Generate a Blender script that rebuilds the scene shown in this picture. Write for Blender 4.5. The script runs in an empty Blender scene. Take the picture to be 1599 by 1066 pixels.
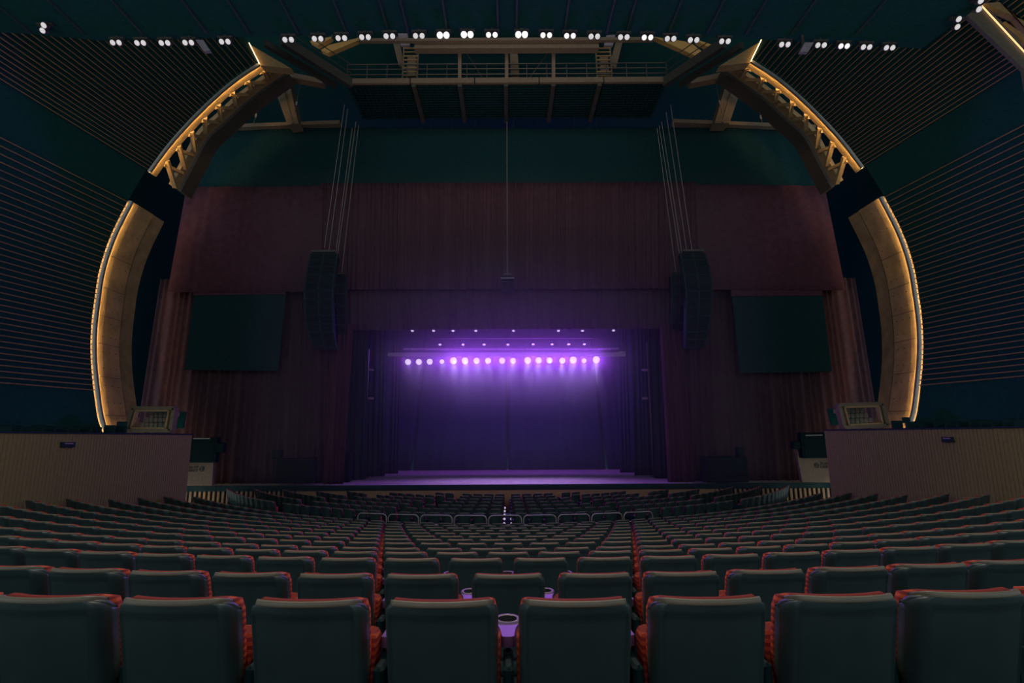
import bpy, math, random
from mathutils import Vector, Matrix

random.seed(7)
sc = bpy.context.scene
COL = sc.collection
PI = math.pi

# ------------------------------------------------------------------ camera
EYE = 3.9
F = 800.0                      # focal length in pixels of the 1599 x 1066 frame
PITCH = math.radians(10.07)
ROLL = math.radians(0.33)
CX = 791.5                     # picture column of the hall's centre line
cam = bpy.data.cameras.new('camera')
cam.sensor_fit = 'HORIZONTAL'
cam.sensor_width = 36.0
cam.lens = 36.0 * F / 1599.0
cam.shift_x = (799.5 - CX) / 1599.0
cam.clip_start = 0.05
cam.clip_end = 200
cam_ob = bpy.data.objects.new('camera', cam)
COL.objects.link(cam_ob)
CAMROT = Matrix.Rotation(PI / 2 + PITCH, 4, 'X') @ Matrix.Rotation(-ROLL, 4, 'Z')
cam_ob.matrix_world = Matrix.Translation((0, 0, EYE)) @ CAMROT
sc.camera = cam_ob

# ------------------------------------------------------------------ world, exposure
sc.view_settings.view_transform = 'Standard'
sc.view_settings.look = 'None'
sc.view_settings.exposure = 0.0
sc.view_settings.gamma = 1.0
sc.view_settings.use_curve_mapping = False
w = bpy.data.worlds.new('world')
sc.world = w
w.use_nodes = True
bg = w.node_tree.nodes['Background']
bg.inputs['Color'].default_value = (0.90, 0.98, 1.0, 1)
bg.inputs['Strength'].default_value = 0.72
sc.cycles.max_bounces = 6
sc.cycles.diffuse_bounces = 3
sc.cycles.glossy_bounces = 2
sc.cycles.transmission_bounces = 3
sc.cycles.volume_bounces = 0
sc.cycles.sample_clamp_indirect = 2.0
sc.cycles.caustics_reflective = False
sc.cycles.caustics_refractive = False
sc.cycles.use_denoising = True


def spot(name, loc, aim, power, color, angle=150, blend=1.0, radius=0.12, shadow=True):
    l = bpy.data.lights.new(name, 'SPOT')
    l.energy = power
    l.color = color
    l.spot_size = math.radians(angle)
    l.spot_blend = blend
    l.shadow_soft_size = radius
    o = bpy.data.objects.new(name, l)
    COL.objects.link(o)
    o.location = loc
    o.rotation_euler = Vector(aim).to_track_quat('-Z', 'Y').to_euler()
    return o


HOUSE_WARM = (1.0, 0.83, 0.66)
HOUSE_W = 110.0
FILL_W = 80.0
STAGE_W = 330.0
GLOW_W = 200.0
BACK_W = 130.0
CORE_W = 8.0
STAGE_COL = (0.34, 0.05, 1.0)
LED_STRENGTH = 105.0
HAZE = 0.008
CORE = 0.50
FRONT = 0.034


# ------------------------------------------------------------------ picture <-> place
def ray(px, py):
    d = Vector((px - CX, -(py - 533.0), -F))
    return (CAMROT @ d)


def U(px, py, Y):
    """point at depth Y on the line of sight through a picture point"""
    d = ray(px, py)
    return Vector((0, 0, EYE)) + d * (Y / d.y)


def UZ(px, py, Z):
    d = ray(px, py)
    return Vector((0, 0, EYE)) + d * ((Z - EYE) / d.z)


def V(dx, py, Y):
    """same for a level camera: dx is the offset from the centre line"""
    d = Matrix.Rotation(PI / 2 + PITCH, 4, 'X') @ Vector((dx, -(py - 533.0), -F))
    return Vector((0, 0, EYE)) + d * (Y / d.y)


# ------------------------------------------------------------------ materials
MATS = {}


def mat(name, color, rough=0.6, metal=0.0, emit=None, estr=1.0, var=0.12, scale=8.0, spec=0.5, bump=0.0, bscale=60.0, trans=0.0):
    if name in MATS:
        return MATS[name]
    m = bpy.data.materials.new(name)
    m.use_nodes = True
    nt = m.node_tree
    b = nt.nodes['Principled BSDF']
    b.inputs['Roughness'].default_value = rough
    b.inputs['Metallic'].default_value = metal
    b.inputs['Specular IOR Level'].default_value = spec
    b.inputs['Transmission Weight'].default_value = trans
    tc = nt.nodes.new('ShaderNodeTexCoord')
    nz = nt.nodes.new('ShaderNodeTexNoise')
    nz.inputs['Scale'].default_value = scale
    nz.inputs['Detail'].default_value = 5
    nt.links.new(tc.outputs['Object'], nz.inputs['Vector'])
    rp = nt.nodes.new('ShaderNodeValToRGB')
    c0 = tuple(max(0, c * (1 - var)) for c in color)
    c1 = tuple(c * (1 + var) for c in color)
    rp.color_ramp.elements[0].position = 0.3
    rp.color_ramp.elements[0].color = (*c0, 1)
    rp.color_ramp.elements[1].position = 0.7
    rp.color_ramp.elements[1].color = (*c1, 1)
    nt.links.new(nz.outputs['Fac'], rp.inputs['Fac'])
    nt.links.new(rp.outputs['Color'], b.inputs['Base Color'])
    if bump:
        n2 = nt.nodes.new('ShaderNodeTexNoise')
        n2.inputs['Scale'].default_value = bscale
        nt.links.new(tc.outputs['Object'], n2.inputs['Vector'])
        bp = nt.nodes.new('ShaderNodeBump')
        bp.inputs['Strength'].default_value = bump
        nt.links.new(n2.outputs['Fac'], bp.inputs['Height'])
        nt.links.new(bp.outputs['Normal'], b.inputs['Normal'])
    if emit:
        b.inputs['Emission Color'].default_value = (*emit, 1)
        b.inputs['Emission Strength'].default_value = estr
    MATS[name] = m
    return m


def wave_mat(name, ca, cb, axis, scale, rough=0.7, spec=0.5, distort=0.0, lo=0.4, hi=0.6):
    """two colours in bands"""
    m = mat(name, ca, rough, spec=spec)
    nt = m.node_tree
    b = nt.nodes['Principled BSDF']
    tc = nt.nodes.new('ShaderNodeTexCoord')
    wv = nt.nodes.new('ShaderNodeTexWave')
    wv.wave_type = 'BANDS'
    wv.bands_direction = axis
    wv.inputs['Scale'].default_value = scale
    wv.inputs['Distortion'].default_value = distort
    nt.links.new(tc.outputs['Object'], wv.inputs['Vector'])
    rp = nt.nodes.new('ShaderNodeValToRGB')
    rp.color_ramp.elements[0].position = lo
    rp.color_ramp.elements[0].color = (*ca, 1)
    rp.color_ramp.elements[1].position = hi
    rp.color_ramp.elements[1].color = (*cb, 1)
    nt.links.new(wv.outputs['Fac'], rp.inputs['Fac'])
    nt.links.new(rp.outputs['Color'], b.inputs['Base Color'])
    return m


BLACK = mat('black_paint', (0.011, 0.045, 0.054), 0.7, spec=0.2)
BLACKCLOTH = mat('black_drape', (0.011, 0.042, 0.050), 0.95, spec=0.05)
DARKWALL = mat('dark_wall', (0.014, 0.082, 0.076), 0.85, spec=0.1)
SHELL = mat('seat_shell_plastic', (0.042, 0.078, 0.084), 0.40, spec=0.6, bump=0.12, bscale=260)
SHELLFAR = SHELL
UPH = wave_mat('seat_upholstery', (0.62, 0.10, 0.045), (0.30, 0.035, 0.03), 'Z', 11.0, 0.8, spec=0.25)
ARM = mat('armrest_plastic', (0.20, 0.11, 0.27), 0.36, spec=0.9)  # purple base colour paints in the stage glow reflected by the arms
STEEL = mat('dark_steel', (0.10, 0.095, 0.085), 0.45, 0.3)
RAILSTEEL = mat('rail_steel', (0.55, 0.50, 0.50), 0.4, 0.4)
BEIGE = wave_mat('ribbed_beige_panel', (0.30, 0.205, 0.145), (0.25, 0.17, 0.12), 'X', 3.4, 0.75, spec=0.2)
BEIGEPLAIN = mat('beige_panel', (0.36, 0.31, 0.125), 0.7, spec=0.2, var=0.06)
CONCRETE = mat('board_marked_concrete', (0.42, 0.29, 0.16), 0.85, var=0.22, scale=1.6, spec=0.15, bump=0.3, bscale=9)
TRUSSPAINT = mat('ochre_steel', (0.42, 0.28, 0.14), 0.6, spec=0.3)
SLATWOOD = mat('batten_wood', (0.42, 0.26, 0.14), 0.7, spec=0.2)
BROWNSTEEL = mat('brown_steel', (0.22, 0.165, 0.12), 0.6, spec=0.3)
MAROON = mat('maroon_velvet', (0.088, 0.038, 0.058), 0.95, spec=0.1, scale=3, var=0.15)
MAROONDARK = mat('dark_maroon_velvet', (0.070, 0.039, 0.054), 0.95, spec=0.1, scale=3, var=0.15)
FASCIA = mat('light_beige_fascia', (0.46, 0.31, 0.19), 0.7, spec=0.2, var=0.06)
TOPGLINT = mat('tan_edge_highlight', (0.20, 0.175, 0.13), 0.45, spec=0.5)  # tan seat-top strip, its colour carrying the house-lamp highlight
RAFTER = mat('amber_lit_ochre', (0.62, 0.36, 0.12), 0.6)  # ochre steel pushed to orange, amber lighting put into the colour
STAGEWOOD = mat('stage_floor_boards', (0.60, 0.53, 0.48), 0.38, var=0.2, scale=3.0, spec=0.5, bump=0.25, bscale=14)
CARPET = mat('dark_carpet', (0.040, 0.048, 0.050), 0.95, spec=0.05)
LENSWHITE = mat('lamp_lens_white', (0.8, 0.8, 0.8), 0.3, emit=(1.0, 0.93, 0.95), estr=0.5)
LENSBRIGHT = mat('lamp_lens_bright', (0.8, 0.8, 0.8), 0.3, emit=(1.0, 0.94, 0.92), estr=0.9)
LENSSTAGE = mat('stage_lens', (0.8, 0.8, 0.8), 0.3, emit=(0.95, 0.86, 0.92), estr=0.8)
DOTLIGHT = mat('aisle_light_lens', (0.8, 0.8, 0.8), 0.3, emit=(0.8, 0.7, 1.0), estr=0.5)
LED = mat('led_strip', (0.9, 0.9, 0.9), 0.3, emit=(1.0, 0.62, 0.22), estr=LED_STRENGTH)
LEDRIM = mat('aluminium_rim', (0.36, 0.35, 0.32), 0.5, 0.3)
GREYPAD = mat('lilac_grey_panel', (0.30, 0.26, 0.32), 0.6)
PALESTEEL = mat('pale_steel', (0.42, 0.38, 0.36), 0.5, 0.3)
PURPLEBAR = mat('white_painted_pipe', (0.62, 0.58, 0.62), 0.5)
INK = mat('dark_sign_paint', (0.02, 0.03, 0.035), 0.6)


# ------------------------------------------------------------------ mesh helper
class MB:
    def __init__(self):
        self.v, self.f = [], []

    def add(self, vs, fs):
        n = len(self.v)
        self.v += [tuple(p) for p in vs]
        self.f += [tuple(i + n for i in f) for f in fs]
        return self

    def hexa(self, p):
        """8 corners: bottom loop 0-3, top loop 4-7"""
        return self.add(p, [(3, 2, 1, 0), (4, 5, 6, 7), (0, 1, 5, 4), (1, 2, 6, 5), (2, 3, 7, 6), (3, 0, 4, 7)])

    def box(self, c, s, rz=0.0):
        cx, cy, cz = c
        hx, hy, hz = s[0] / 2, s[1] / 2, s[2] / 2
        ca, sa = math.cos(rz), math.sin(rz)
        pts = []
        for z in (-hz, hz):
            for x, y in ((-hx, -hy), (hx, -hy), (hx, hy), (-hx, hy)):
                pts.append((cx + x * ca - y * sa, cy + x * sa + y * ca, cz + z))
        return self.hexa(pts)

    def bbox(self, c, s, bev=0.02, rz=0.0):
        """box with its vertical and horizontal edges chamfered"""
        cx, cy, cz = c
        hx, hy, hz = s[0] / 2, s[1] / 2, s[2] / 2
        b = min(bev, hx * .9, hy * .9, hz * .9)
        ca, sa = math.cos(rz), math.sin(rz)
        rings = []
        for z, i in ((-hz, b), (-hz + b, 0), (hz - b, 0), (hz, b)):
            X, Y = hx - i, hy - i
            r = []
            for x, y in ((-X + b, -Y), (X - b, -Y), (X, -Y + b), (X, Y - b), (X - b, Y), (-X + b, Y), (-X, Y - b), (-X, -Y + b)):
                r.append((cx + x * ca - y * sa, cy + x * sa + y * ca, cz + z))
            rings.append(r)
        return self.loft(rings)

    def loft(self, rings, cap=True, closed=True):
        n = len(rings[0])
        vs = [p for r in rings for p in r]
        fs = []
        for k in range(len(rings) - 1):
            for i in range(n if closed else n - 1):
                j = (i + 1) % n
                fs.append((k * n + i, k * n + j, (k + 1) * n + j, (k + 1) * n + i))
        if cap and closed:
            fs.append(tuple(reversed(range(n))))
            fs.append(tuple((len(rings) - 1) * n + i for i in range(n)))
        return self.add(vs, fs)

    def bar(self, a, b, w, h=None, up=(0, 0, 1)):
        """rectangular bar between two points"""
        a, b = Vector(a), Vector(b)
        h = w if h is None else h
        d = (b - a).normalized()
        u = Vector(up)
        s = d.cross(u)
        if s.length < 1e-4:
            s = d.cross(Vector((0, 1, 0)))
        s.normalize()
        u = s.cross(d)
        r = []
        for p in (a, b):
            r.append([p - s * w / 2 - u * h / 2, p + s * w / 2 - u * h / 2, p + s * w / 2 + u * h / 2, p - s * w / 2 + u * h / 2])
        return self.loft(r)

    def tube(self, pts, r, n=8):
        pts = [Vector(p) for p in pts]
        rings = []
        prev = None
        for i, p in enumerate(pts):
            d = (pts[min(i + 1, len(pts) - 1)] - pts[max(i - 1, 0)]).normalized()
            if prev is None:
                ref = Vector((0, 0, 1)) if abs(d.z) < .9 else Vector((1, 0, 0))
                s = d.cross(ref).normalized()
            else:
                s = (prev - d * prev.dot(d)).normalized()
            prev = s
            t = d.cross(s)
            rings.append([p + (s * math.cos(2 * PI * k / n) + t * math.sin(2 * PI * k / n)) * r for k in range(n)])
        return self.loft(rings)

    def lathe(self, prof, c, axis=(0, 0, 1), n=16):
        """prof: (radius, height) pairs along the axis from c"""
        c, ax = Vector(c), Vector(axis).normalized()
        ref = Vector((0, 0, 1)) if abs(ax.z) < .9 else Vector((1, 0, 0))
        s = ax.cross(ref).normalized()
        t = ax.cross(s)
        rings = [[c + ax * h + (s * math.cos(2 * PI * k / n) + t * math.sin(2 * PI * k / n)) * r for k in range(n)] for r, h in prof]
        return self.loft(rings)

    def mesh(self, name, smooth=False):
        me = bpy.data.meshes.new(name)
        me.from_pydata(self.v, [], self.f)
        me.update()
        if smooth:
            me.polygons.foreach_set('use_smooth', [True] * len(me.polygons))
        return me

    def build(self, name, m, parent=None, smooth=False, solid=0.0):
        me = self.mesh(name, smooth)
        me.materials.append(m)
        o = bpy.data.objects.new(name, me)
        COL.objects.link(o)
        if parent:
            o.parent = parent
        if solid:
            md = o.modifiers.new('thickness', 'SOLIDIFY')
            md.thickness = solid
            md.offset = 0
        return o


def tag(o, label=None, cat=None, group=None, kind=None):
    if label:
        o['label'] = label
    if cat:
        o['category'] = cat
    if group:
        o['group'] = group
    if kind:
        o['kind'] = kind
    return o


def empty(name, loc=(0, 0, 0), rz=0.0):
    o = bpy.data.objects.new(name, None)
    COL.objects.link(o)
    o.location = loc
    o.rotation_euler = (0, 0, rz)
    o.empty_display_size = .2
    return o


def struct(o, label=None, cat=None):
    return tag(o, label, cat, kind='structure')


def copy_tree(o, parent=None, kids=None):
    c = o.copy()
    COL.objects.link(c)
    if parent:
        c.parent = parent
    for ch in (KIDS.get(o.name, []) if kids is None else kids):
        copy_tree(ch, c)
    return c


KIDS = {}


def part(mb, name, m, parent, smooth=False, solid=0.0):
    o = mb.build(name, m, parent, smooth, solid)
    KIDS.setdefault(parent.name, []).append(o)
    return o


ORD = ['zeroth', 'first', 'second', 'third', 'fourth', 'fifth', 'sixth', 'seventh', 'eighth', 'ninth', 'tenth', 'eleventh', 'twelfth', 'thirteenth', 'fourteenth', 'fifteenth',
       'sixteenth', 'seventeenth', 'eighteenth', 'nineteenth', 'twentieth', 'twenty-first', 'twenty-second', 'twenty-third', 'twenty-fourth', 'twenty-fifth', 'twenty-sixth', 'twenty-seventh', 'twenty-eighth', 'twenty-ninth', 'thirtieth', 'thirty-first']

# ------------------------------------------------------------------ levels
YC = 34.7                     # the rows of seats are arcs about (0, YC)
ROWPITCH = 1.14
SEATSP = 0.54
HS = [0.664, 0.86, 1.03, 1.23, 1.43, 1.60, 1.77, 1.935, 2.09, 2.235, 2.38, 2.52, 2.655]
STAGE_Z = 1.27
LIP_Y = 27.0
BACKTOP = 0.95
WALL_X = 12.75


def lift(x):
    return 0.0024 * x * x


# ================================================================== SETTING
# floor of the main seating: one stepped tread per row
mb = MB()
rows = []
for n in range(-1, 13):
    Y = 2.17 + ROWPITCH * n
    h = HS[n] if n >= 0 else 0.53
    rows.append((YC - Y, EYE - h - BACKTOP))
prev = None
NA = 48
for R, z in rows:
    ends = [R + 0.62, R + 0.62 - ROWPITCH]
    lines = []
    for r in ends:
        am = math.asin(min(.98, 13.3 / r))
        lines.append([(r * math.sin(am * (2 * k / NA - 1)), YC - r * math.cos(am * (2 * k / NA - 1))) for k in range(NA + 1)])
    l0 = [(x, y, z + lift(x)) for x, y in lines[0]]
    l1 = [(x, y, z + lift(x)) for x, y in lines[1]]
    if prev:
        mb.loft([prev, l0], closed=False)
    mb.loft([l0, l1], closed=False)
    prev = l1
# cross aisle and the low floor up to the stage
lo = [(x, y + .02, 0.2) for x, y, z in prev]
mb.loft([prev, lo], closed=False)
mb.loft([lo, [(x * 1.25, 27.2, 0.0) for x, y, z in lo]], closed=False)
struct(mb.build('floor', CARPET))

# stage: a deck with its boards, lip and fascia
mb = MB()
mb.box((0, (LIP_Y + 38.5) / 2, STAGE_Z - .06), (48, 38.5 - LIP_Y, .12))
st = struct(mb.build('stage_floor', STAGEWOOD))
mb = MB()
mb.box((0, LIP_Y - .06, STAGE_Z - .10), (46, .12, .26))
struct(mb.build('trim_1', BLACK), 'dark nosing along the front edge of the stage', 'trim')
# plain beige fascia in the middle, upright slats left and right of it
xa, xb = U(468, 770, LIP_Y).x, U(1116, 765, LIP_Y).x
mb = MB()
mb.box(((xa + xb) / 2, LIP_Y + .02, .55), (xb - xa, .1, 1.1))
struct(mb.build('stage_fascia', FASCIA), 'plain beige panel closing the stage front behind the lower seats', 'panel')


def slat_front(x0, x1, label):
    mb = MB()
    mb.box(((x0 + x1) / 2, LIP_Y + .15, .75), (x1 - x0, .05, .86))
    o = struct(mb.build('stage_slat_front', BLACK), label, 'panel')
    mb = MB()
    n = int((x1 - x0) / .235)
    for k in range(n):
        x = x0 + (k + .5) * (x1 - x0) / n
        mb.box((x, LIP_Y + .02, .72), (.11, .1, .84))
    mb.box(((x0 + x1) / 2, LIP_Y, .26), (x1 - x0, .16, .07))
    part(mb, 'slats', FASCIA, o)
    return o


slat_front(U(283, 770, LIP_Y).x - 2.0, xa, 'upright slatted stage front left of the plain beige panel')
slat_front(xb, U(1300, 765, LIP_Y).x + 2.0, 'upright slatted stage front right of the plain beige panel')

# ------------------------------------------------------------------ vault and concrete ring
RING_Y = 24.0
LOW = [(560, 760), (600, 710), (627, 661), (636, 611), (641, 556), (640, 508), (635, 467), (627, 420), (610, 369), (582, 312.5)]
UPP = [(554.5, 267), (526, 229), (497, 196), (462, 161), (423, 127.5), (382, 100)]
UPIN = [(521, 286), (498, 243), (476, 204), (447, 178), (412, 146), (346, 99)]


def smooth_path(pts, n):
    """Catmull-Rom through points, n per span"""
    P = [Vector(p) for p in pts]
    P = [P[0] * 2 - P[1]] + P + [P[-1] * 2 - P[-2]]
    out = []
    for i in range(1, len(P) - 2):
        for k in range(n):
            t = k / n
            a, b, c, d = P[i - 1], P[i], P[i + 1], P[i + 2]
            out.append(.5 * (2 * b + (c - a) * t + (2 * a - 5 * b + 4 * c - d) * t * t + (3 * b - 3 * c + d - a) * t ** 3))
    out.append(P[-2])
    return out


def resample(pts, n):
    L = [0]
    for a, b in zip(pts, pts[1:]):
        L.append(L[-1] + (b - a).length)
    out = []
    for k in range(n):
        t = L[-1] * k / (n - 1)
        i = max(j for j in range(len(L)) if L[j] <= t + 1e-9)
        i = min(i, len(pts) - 2)
        u = (t - L[i]) / max(1e-9, L[i + 1] - L[i])
        out.append(pts[i].lerp(pts[i + 1], u))
    return out


def side_name(s):
    return 'left' if s < 0 else 'right'


def prof(pts, s, Y, n=6):
    pp = smooth_path([V(s * dx, y, Y) for dx, y in pts], n)
    return pp


def inward(path, i, s):
    """unit normal in the X-Z plane pointing into the hall"""
    a, b = path[max(i - 1, 0)], path[min(i + 1, len(path) - 1)]
    t = (b - a).normalized()
    n = Vector((-t.z, 0, t.x))
    if n.x * s > 0:
        n = -n
    return n


for s in (-1, 1):
    sd = side_name(s)
    low = prof(LOW, s, RING_Y)
    upp = prof(UPP, s, RING_Y)
    # ---- lower ring: concrete soffit, a groove and a darker back strip, as one solid band
    mb = MB()
    rings = []
    N = len(low)
    for i, p in enumerate(low):
        n = inward(low, i, s)
        o_ = lambda dy, dn: p + Vector((0, dy, 0)) + n * dn
        rings.append([o_(0.0, 0), o_(.35, .02), o_(1.45, .02), o_(1.45, -.10), o_(1.62, -.16), o_(1.62, -.07), o_(2.5, -.12), o_(2.5, -.9), o_(0.0, -.9)])
    mb.loft(rings)
    ring = mb.build('concrete_ring', CONCRETE, smooth=False)
    tag(ring, f'curved concrete ring beam glowing amber, {sd} of the stage', 'arch', 'curved ring beams')
    # cast joints and tie holes of the concrete
    for k in (14, 21, 27, 33, 39, 45):
        if k < N:
            n = inward(low, k, s)
            mb = MB().bar(low[k] + Vector((0, .1, 0)) + n * .015, low[k] + Vector((0, 1.45, 0)) + n * .025, .035, .02)
            part(mb, 'cast_joint', mat('joint_grime', (.10, .075, .05), .9), ring)
    for k in range(10, N - 2, 3):
        n = inward(low, k, s)
        for dy in (.35, .8, 1.2):
            q = low[k].lerp(low[k + 1], .5) + Vector((0, dy, 0)) + n * .015
            part(MB().lathe([(.03, 0), (.03, .02)], q, n, 8), 'tie_hole', mat('joint_grime', (.1, .075, .05)), ring)
    # metal rim and the light strip tucked behind it, along the outer edge
    mb = MB()
    rr = []
    for i, p in enumerate(low):
        n = inward(low, i, s)
        rr.append([p + Vector((0, -.16, 0)) - n * .075, p + Vector((0, -.16, 0)) + n * .07, p + Vector((0, -.145, 0)) + n * .07, p + Vector((0, -.145, 0)) - n * .075])
    mb.loft(rr)
    part(mb, 'metal_rim', LEDRIM, ring)
    mb = MB()
    rr = []
    for i, p in enumerate(low):
        n = inward(low, i, s)
        rr.append([p + Vector((0, -.14, 0)) + n * .03, p + Vector((0, -.14, 0)) + n * .055, p + Vector((0, -.12, 0)) + n * .055, p + Vector((0, -.12, 0)) + n * .03])
    mb.loft(rr)
    part(mb, 'light_strip', LED, ring)
    mb = MB()
    rr = []
    for i, p in enumerate(low):
        n = inward(low, i, s)
        rr.append([p + Vector((0, -.155, 0)) + n * .062, p + Vector((0, -.155, 0)) + n * .07, p + Vector((0, -.05, 0)) + n * .07, p + Vector((0, -.05, 0)) + n * .062])
    mb.loft(rr)
    part(mb, 'channel_lip', LEDRIM, ring)

    # ---- upper ring: steel truss arch
    arch = empty('truss_arch', tuple(upp[0]))
    tag(arch, f'amber lit steel truss arch curving up to the roof, {sd} of the stage', 'arch', 'steel truss arches')

    def apart(mb, name, m):
        mb.v = [tuple(Vector(p) - upp[0]) for p in mb.v]
        return part(mb, name, m, arch)
    inn = prof(UPIN, s, RING_Y + 1.2)
    upr = resample(upp, 33)
    inr = resample(inn, 33)
    mb = MB()
    rr = []
    for i, p in enumerate(upr):
        n = inward(upr, i, s)
        rr.append([p, p + Vector((0, .38, 0)) + n * .02, p + Vector((0, .38, 0)) - n * .2, p - n * .2])
    mb.loft(rr)
    apart(mb, 'outer_flange', TRUSSPAINT)
    mb = MB()
    rr = []
    for i, p in enumerate(inr):
        n = inward(inr, i, s)
        rr.append([p + n * .0, p + Vector((0, .5, 0)), p + Vector((0, .5, 0)) - n * .22, p - n * .22])
    mb.loft(rr)
    apart(mb, 'inner_chord', TRUSSPAINT)
    mb = MB()
    rr = []
    for i, p in enumerate(inr):
        n = inward(inr, i, s)
        rr.append([p + Vector((0, .7, 0)) + n * .02, p + Vector((0, 1.5, 0)) + n * .12, p + Vector((0, 1.5, 0)) - n * .2, p + Vector((0, .7, 0)) - n * .2])
    mb.loft(rr)
    apart(mb, 'back_chord', mat('shaded_brown_steel', (.07, .055, .045), .7))  # back chord coloured dark to put its shade into the paint
    for k in range(0, 32, 4):
        mb = MB()
        mb.bar(inr[k] + Vector((0, .25, 0)), upr[min(32, k + 4)] + Vector((0, .35, 0)), .2, .22)
        apart(mb, 'diagonal_brace', TRUSSPAINT)
        mb = MB()
        mb.bar(inr[k + 3] + Vector((0, .25, 0)), upr[k + 3] + Vector((0, .35, 0)), .16, .16)
        apart(mb, 'strut', TRUSSPAINT)
    # triangular end plate under the roof
    tip = V(s * 398, 67.5, RING_Y - .2)
    e0, e1 = V(s * 382, 100, RING_Y - .1), V(s * 334, 105, RING_Y + .9)
    mb = MB()
    back = Vector((0, .5, 0))
    mb.hexa([e0, e1, tip + Vector((0, .02, 0)), tip, e0 + back, e1 + back, tip + back + Vector((0, .02, 0)), tip + back])
    apart(mb, 'end_plate', TRUSSPAINT)
    mb = MB()
    mb.bar(e0 + Vector((0, -.14, 0)), tip + Vector((0, -.14, 0)), .02, .02)
    apart(mb, 'edge_strip', mat('edge_strip', (.8, .8, .8), emit=(1.0, .6, .22), estr=16.0))
    mb = MB()
    rr = []
    for i, p in enumerate(upr):
        n = inward(upr, i, s)
        rr.append([p + Vector((0, -.14, 0)) + n * .03, p + Vector((0, -.14, 0)) + n * .055, p + Vector((0, -.12, 0)) + n * .055, p + Vector((0, -.12, 0)) + n * .03])
    mb.loft(rr)
    apart(mb, 'light_strip', LED)
    mb = MB()
    rr = []
    for i, p in enumerate(upr):
        n = inward(upr, i, s)
        rr.append([p + Vector((0, -.16, 0)) - n * .075, p + Vector((0, -.16, 0)) + n * .07, p + Vector((0, -.145, 0)) + n * .07, p + Vector((0, -.145, 0)) - n * .075])
    mb.loft(rr)
    apart(mb, 'metal_rim', LEDRIM)
    mb = MB()
    rr = []
    for i, p in enumerate(upr):
        n = inward(upr, i, s)
        rr.append([p + Vector((0, -.155, 0)) + n * .062, p + Vector((0, -.155, 0)) + n * .07, p + Vector((0, -.05, 0)) + n * .07, p + Vector((0, -.05, 0)) + n * .062])
    mb.loft(rr)
    apart(mb, 'channel_lip', LEDRIM)

    # ---- the dark vault sides, extruded from the ring towards the audience
    def slope(y):
        # the boards tilt a little as they run to the ring
        return max(0.0, (675 - (655 - (605 - y) * .14)) / 800.0) if y < 605 else .02
    LEN = 19.0

    def far_end(p, y):
        return p + Vector((0, -LEN, -LEN * slope(y)))
    lowy = [Vector((y, 0)) for dx, y in LOW]
    ly = [v.x for v in smooth_path([(y, 0) for dx, y in LOW], 6)]
    uy = [v.x for v in smooth_path([(y, 0) for dx, y in UPP], 6)]
    # wall: lower fan, the smooth dark fin, upper fan
    back_off = .06
    mb = MB()
    path = [(p, y) for p, y in zip(low, ly)] + [(p, y) for p, y in zip(upp, uy)] + [(tip, 67.5)]
    ring0, ring1 = [], []
    pl = [p for p, y in path]
    for i, (p, y) in enumerate(path):
        n = inward(pl, i, s)
        q = p - n * back_off + Vector((0, -.3, 0))
        ring0.append(q)
        ring1.append(far_end(q, y))
    mb.loft([ring0, ring1], closed=False)
    wall = struct(mb.build('wall_' + sd, DARKWALL, solid=.05))
    # battens
    mb = MB()

    def battens(path_, ys, n, y_from, y_to):
        pts = [(p, y) for p, y in zip(path_, ys)]
        for k in range(n):
            yy = y_from + (y_to - y_from) * k / (n - 1)
            i = min(range(len(pts) - 1), key=lambda j: abs((pts[j][1] + pts[j + 1][1]) / 2 - yy))
            a, b = pts[i], pts[i + 1]
            t = (yy - a[1]) / ((b[1] - a[1]) or 1)
            p = a[0].lerp(b[0], max(-.2, min(1.2, t)))
            n_ = inward([q for q, _ in pts], i, s)
            p = p + n_ * .01 + Vector((0, -.3, 0))
            mb.bar(p, far_end(p, yy), .035, .05, up=n_)
    battens(low, ly, 38, 606, 316)
    battens(upp, uy, 38, 265, 103)
    part(mb, 'batten', SLATWOOD, wall)

# back wall of the house behind everything
mb = MB()
mb.box((0, 40.2, 14), (70, .3, 40))
struct(mb.build('wall_back', BLACKCLOTH))
# low wall added unseen behind the camera to cut ambient light on seats
mb = MB()
mb.box((0, -5.0, 4.0), (34, .3, 7.0))
struct(mb.build('wall_rear_block', DARKWALL))
# dark side walls that close the gap behind the ring
for s in (-1, 1):
    mb = MB()
    mb.box((s * 25.5, 33, 12), (.3, 14, 36))
    struct(mb.build('wall_stage_' + side_name(s), DARKWALL))

mb = MB()
mb.box((0, 19, 28.2), (60, 44, .3))
struct(mb.build('roof', DARKWALL))
# ceiling soffit over the audience, from the light bridge back over the camera
CZ = 15.2
mb = MB()
edge = [UZ(-260, 40, CZ), UZ(34, 52, CZ), UZ(165, 64, CZ), UZ(420, 57, CZ), UZ(640, 50, CZ), UZ(792, 47, CZ), UZ(950, 50, CZ), UZ(1160, 60, CZ), UZ(1440, 76, CZ), UZ(1532, 6, CZ), UZ(1600, -46, CZ)]
bk = [Vector((p.x * (1.25 if abs(p.x) > 10 else 1.0), -3.0, CZ)) for p in edge]
up = Vector((0, 0, .5))
mb.loft([edge, bk], closed=False)
mb.loft([[p + up for p in edge], [p + up for p in bk]], closed=False)
mb.loft([[p + up for p in edge], edge], closed=False)
ceil_ = struct(mb.build('ceiling', DARKWALL))
mb = MB()
for px in (60, 140, 230, 330, 395, 470, 545, 610, 640, 700, 778, 806, 880, 945, 975, 1040, 1100, 1160, 1230, 1330):
    p = UZ(px, 60, CZ)
    mb.box((p.x, p.y - 5.2, CZ - .02), (.06, 10, .04))
part(mb, 'ceiling_joint', mat('ceiling_batten', (.03,.06,.066), .6), ceil_)

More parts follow.
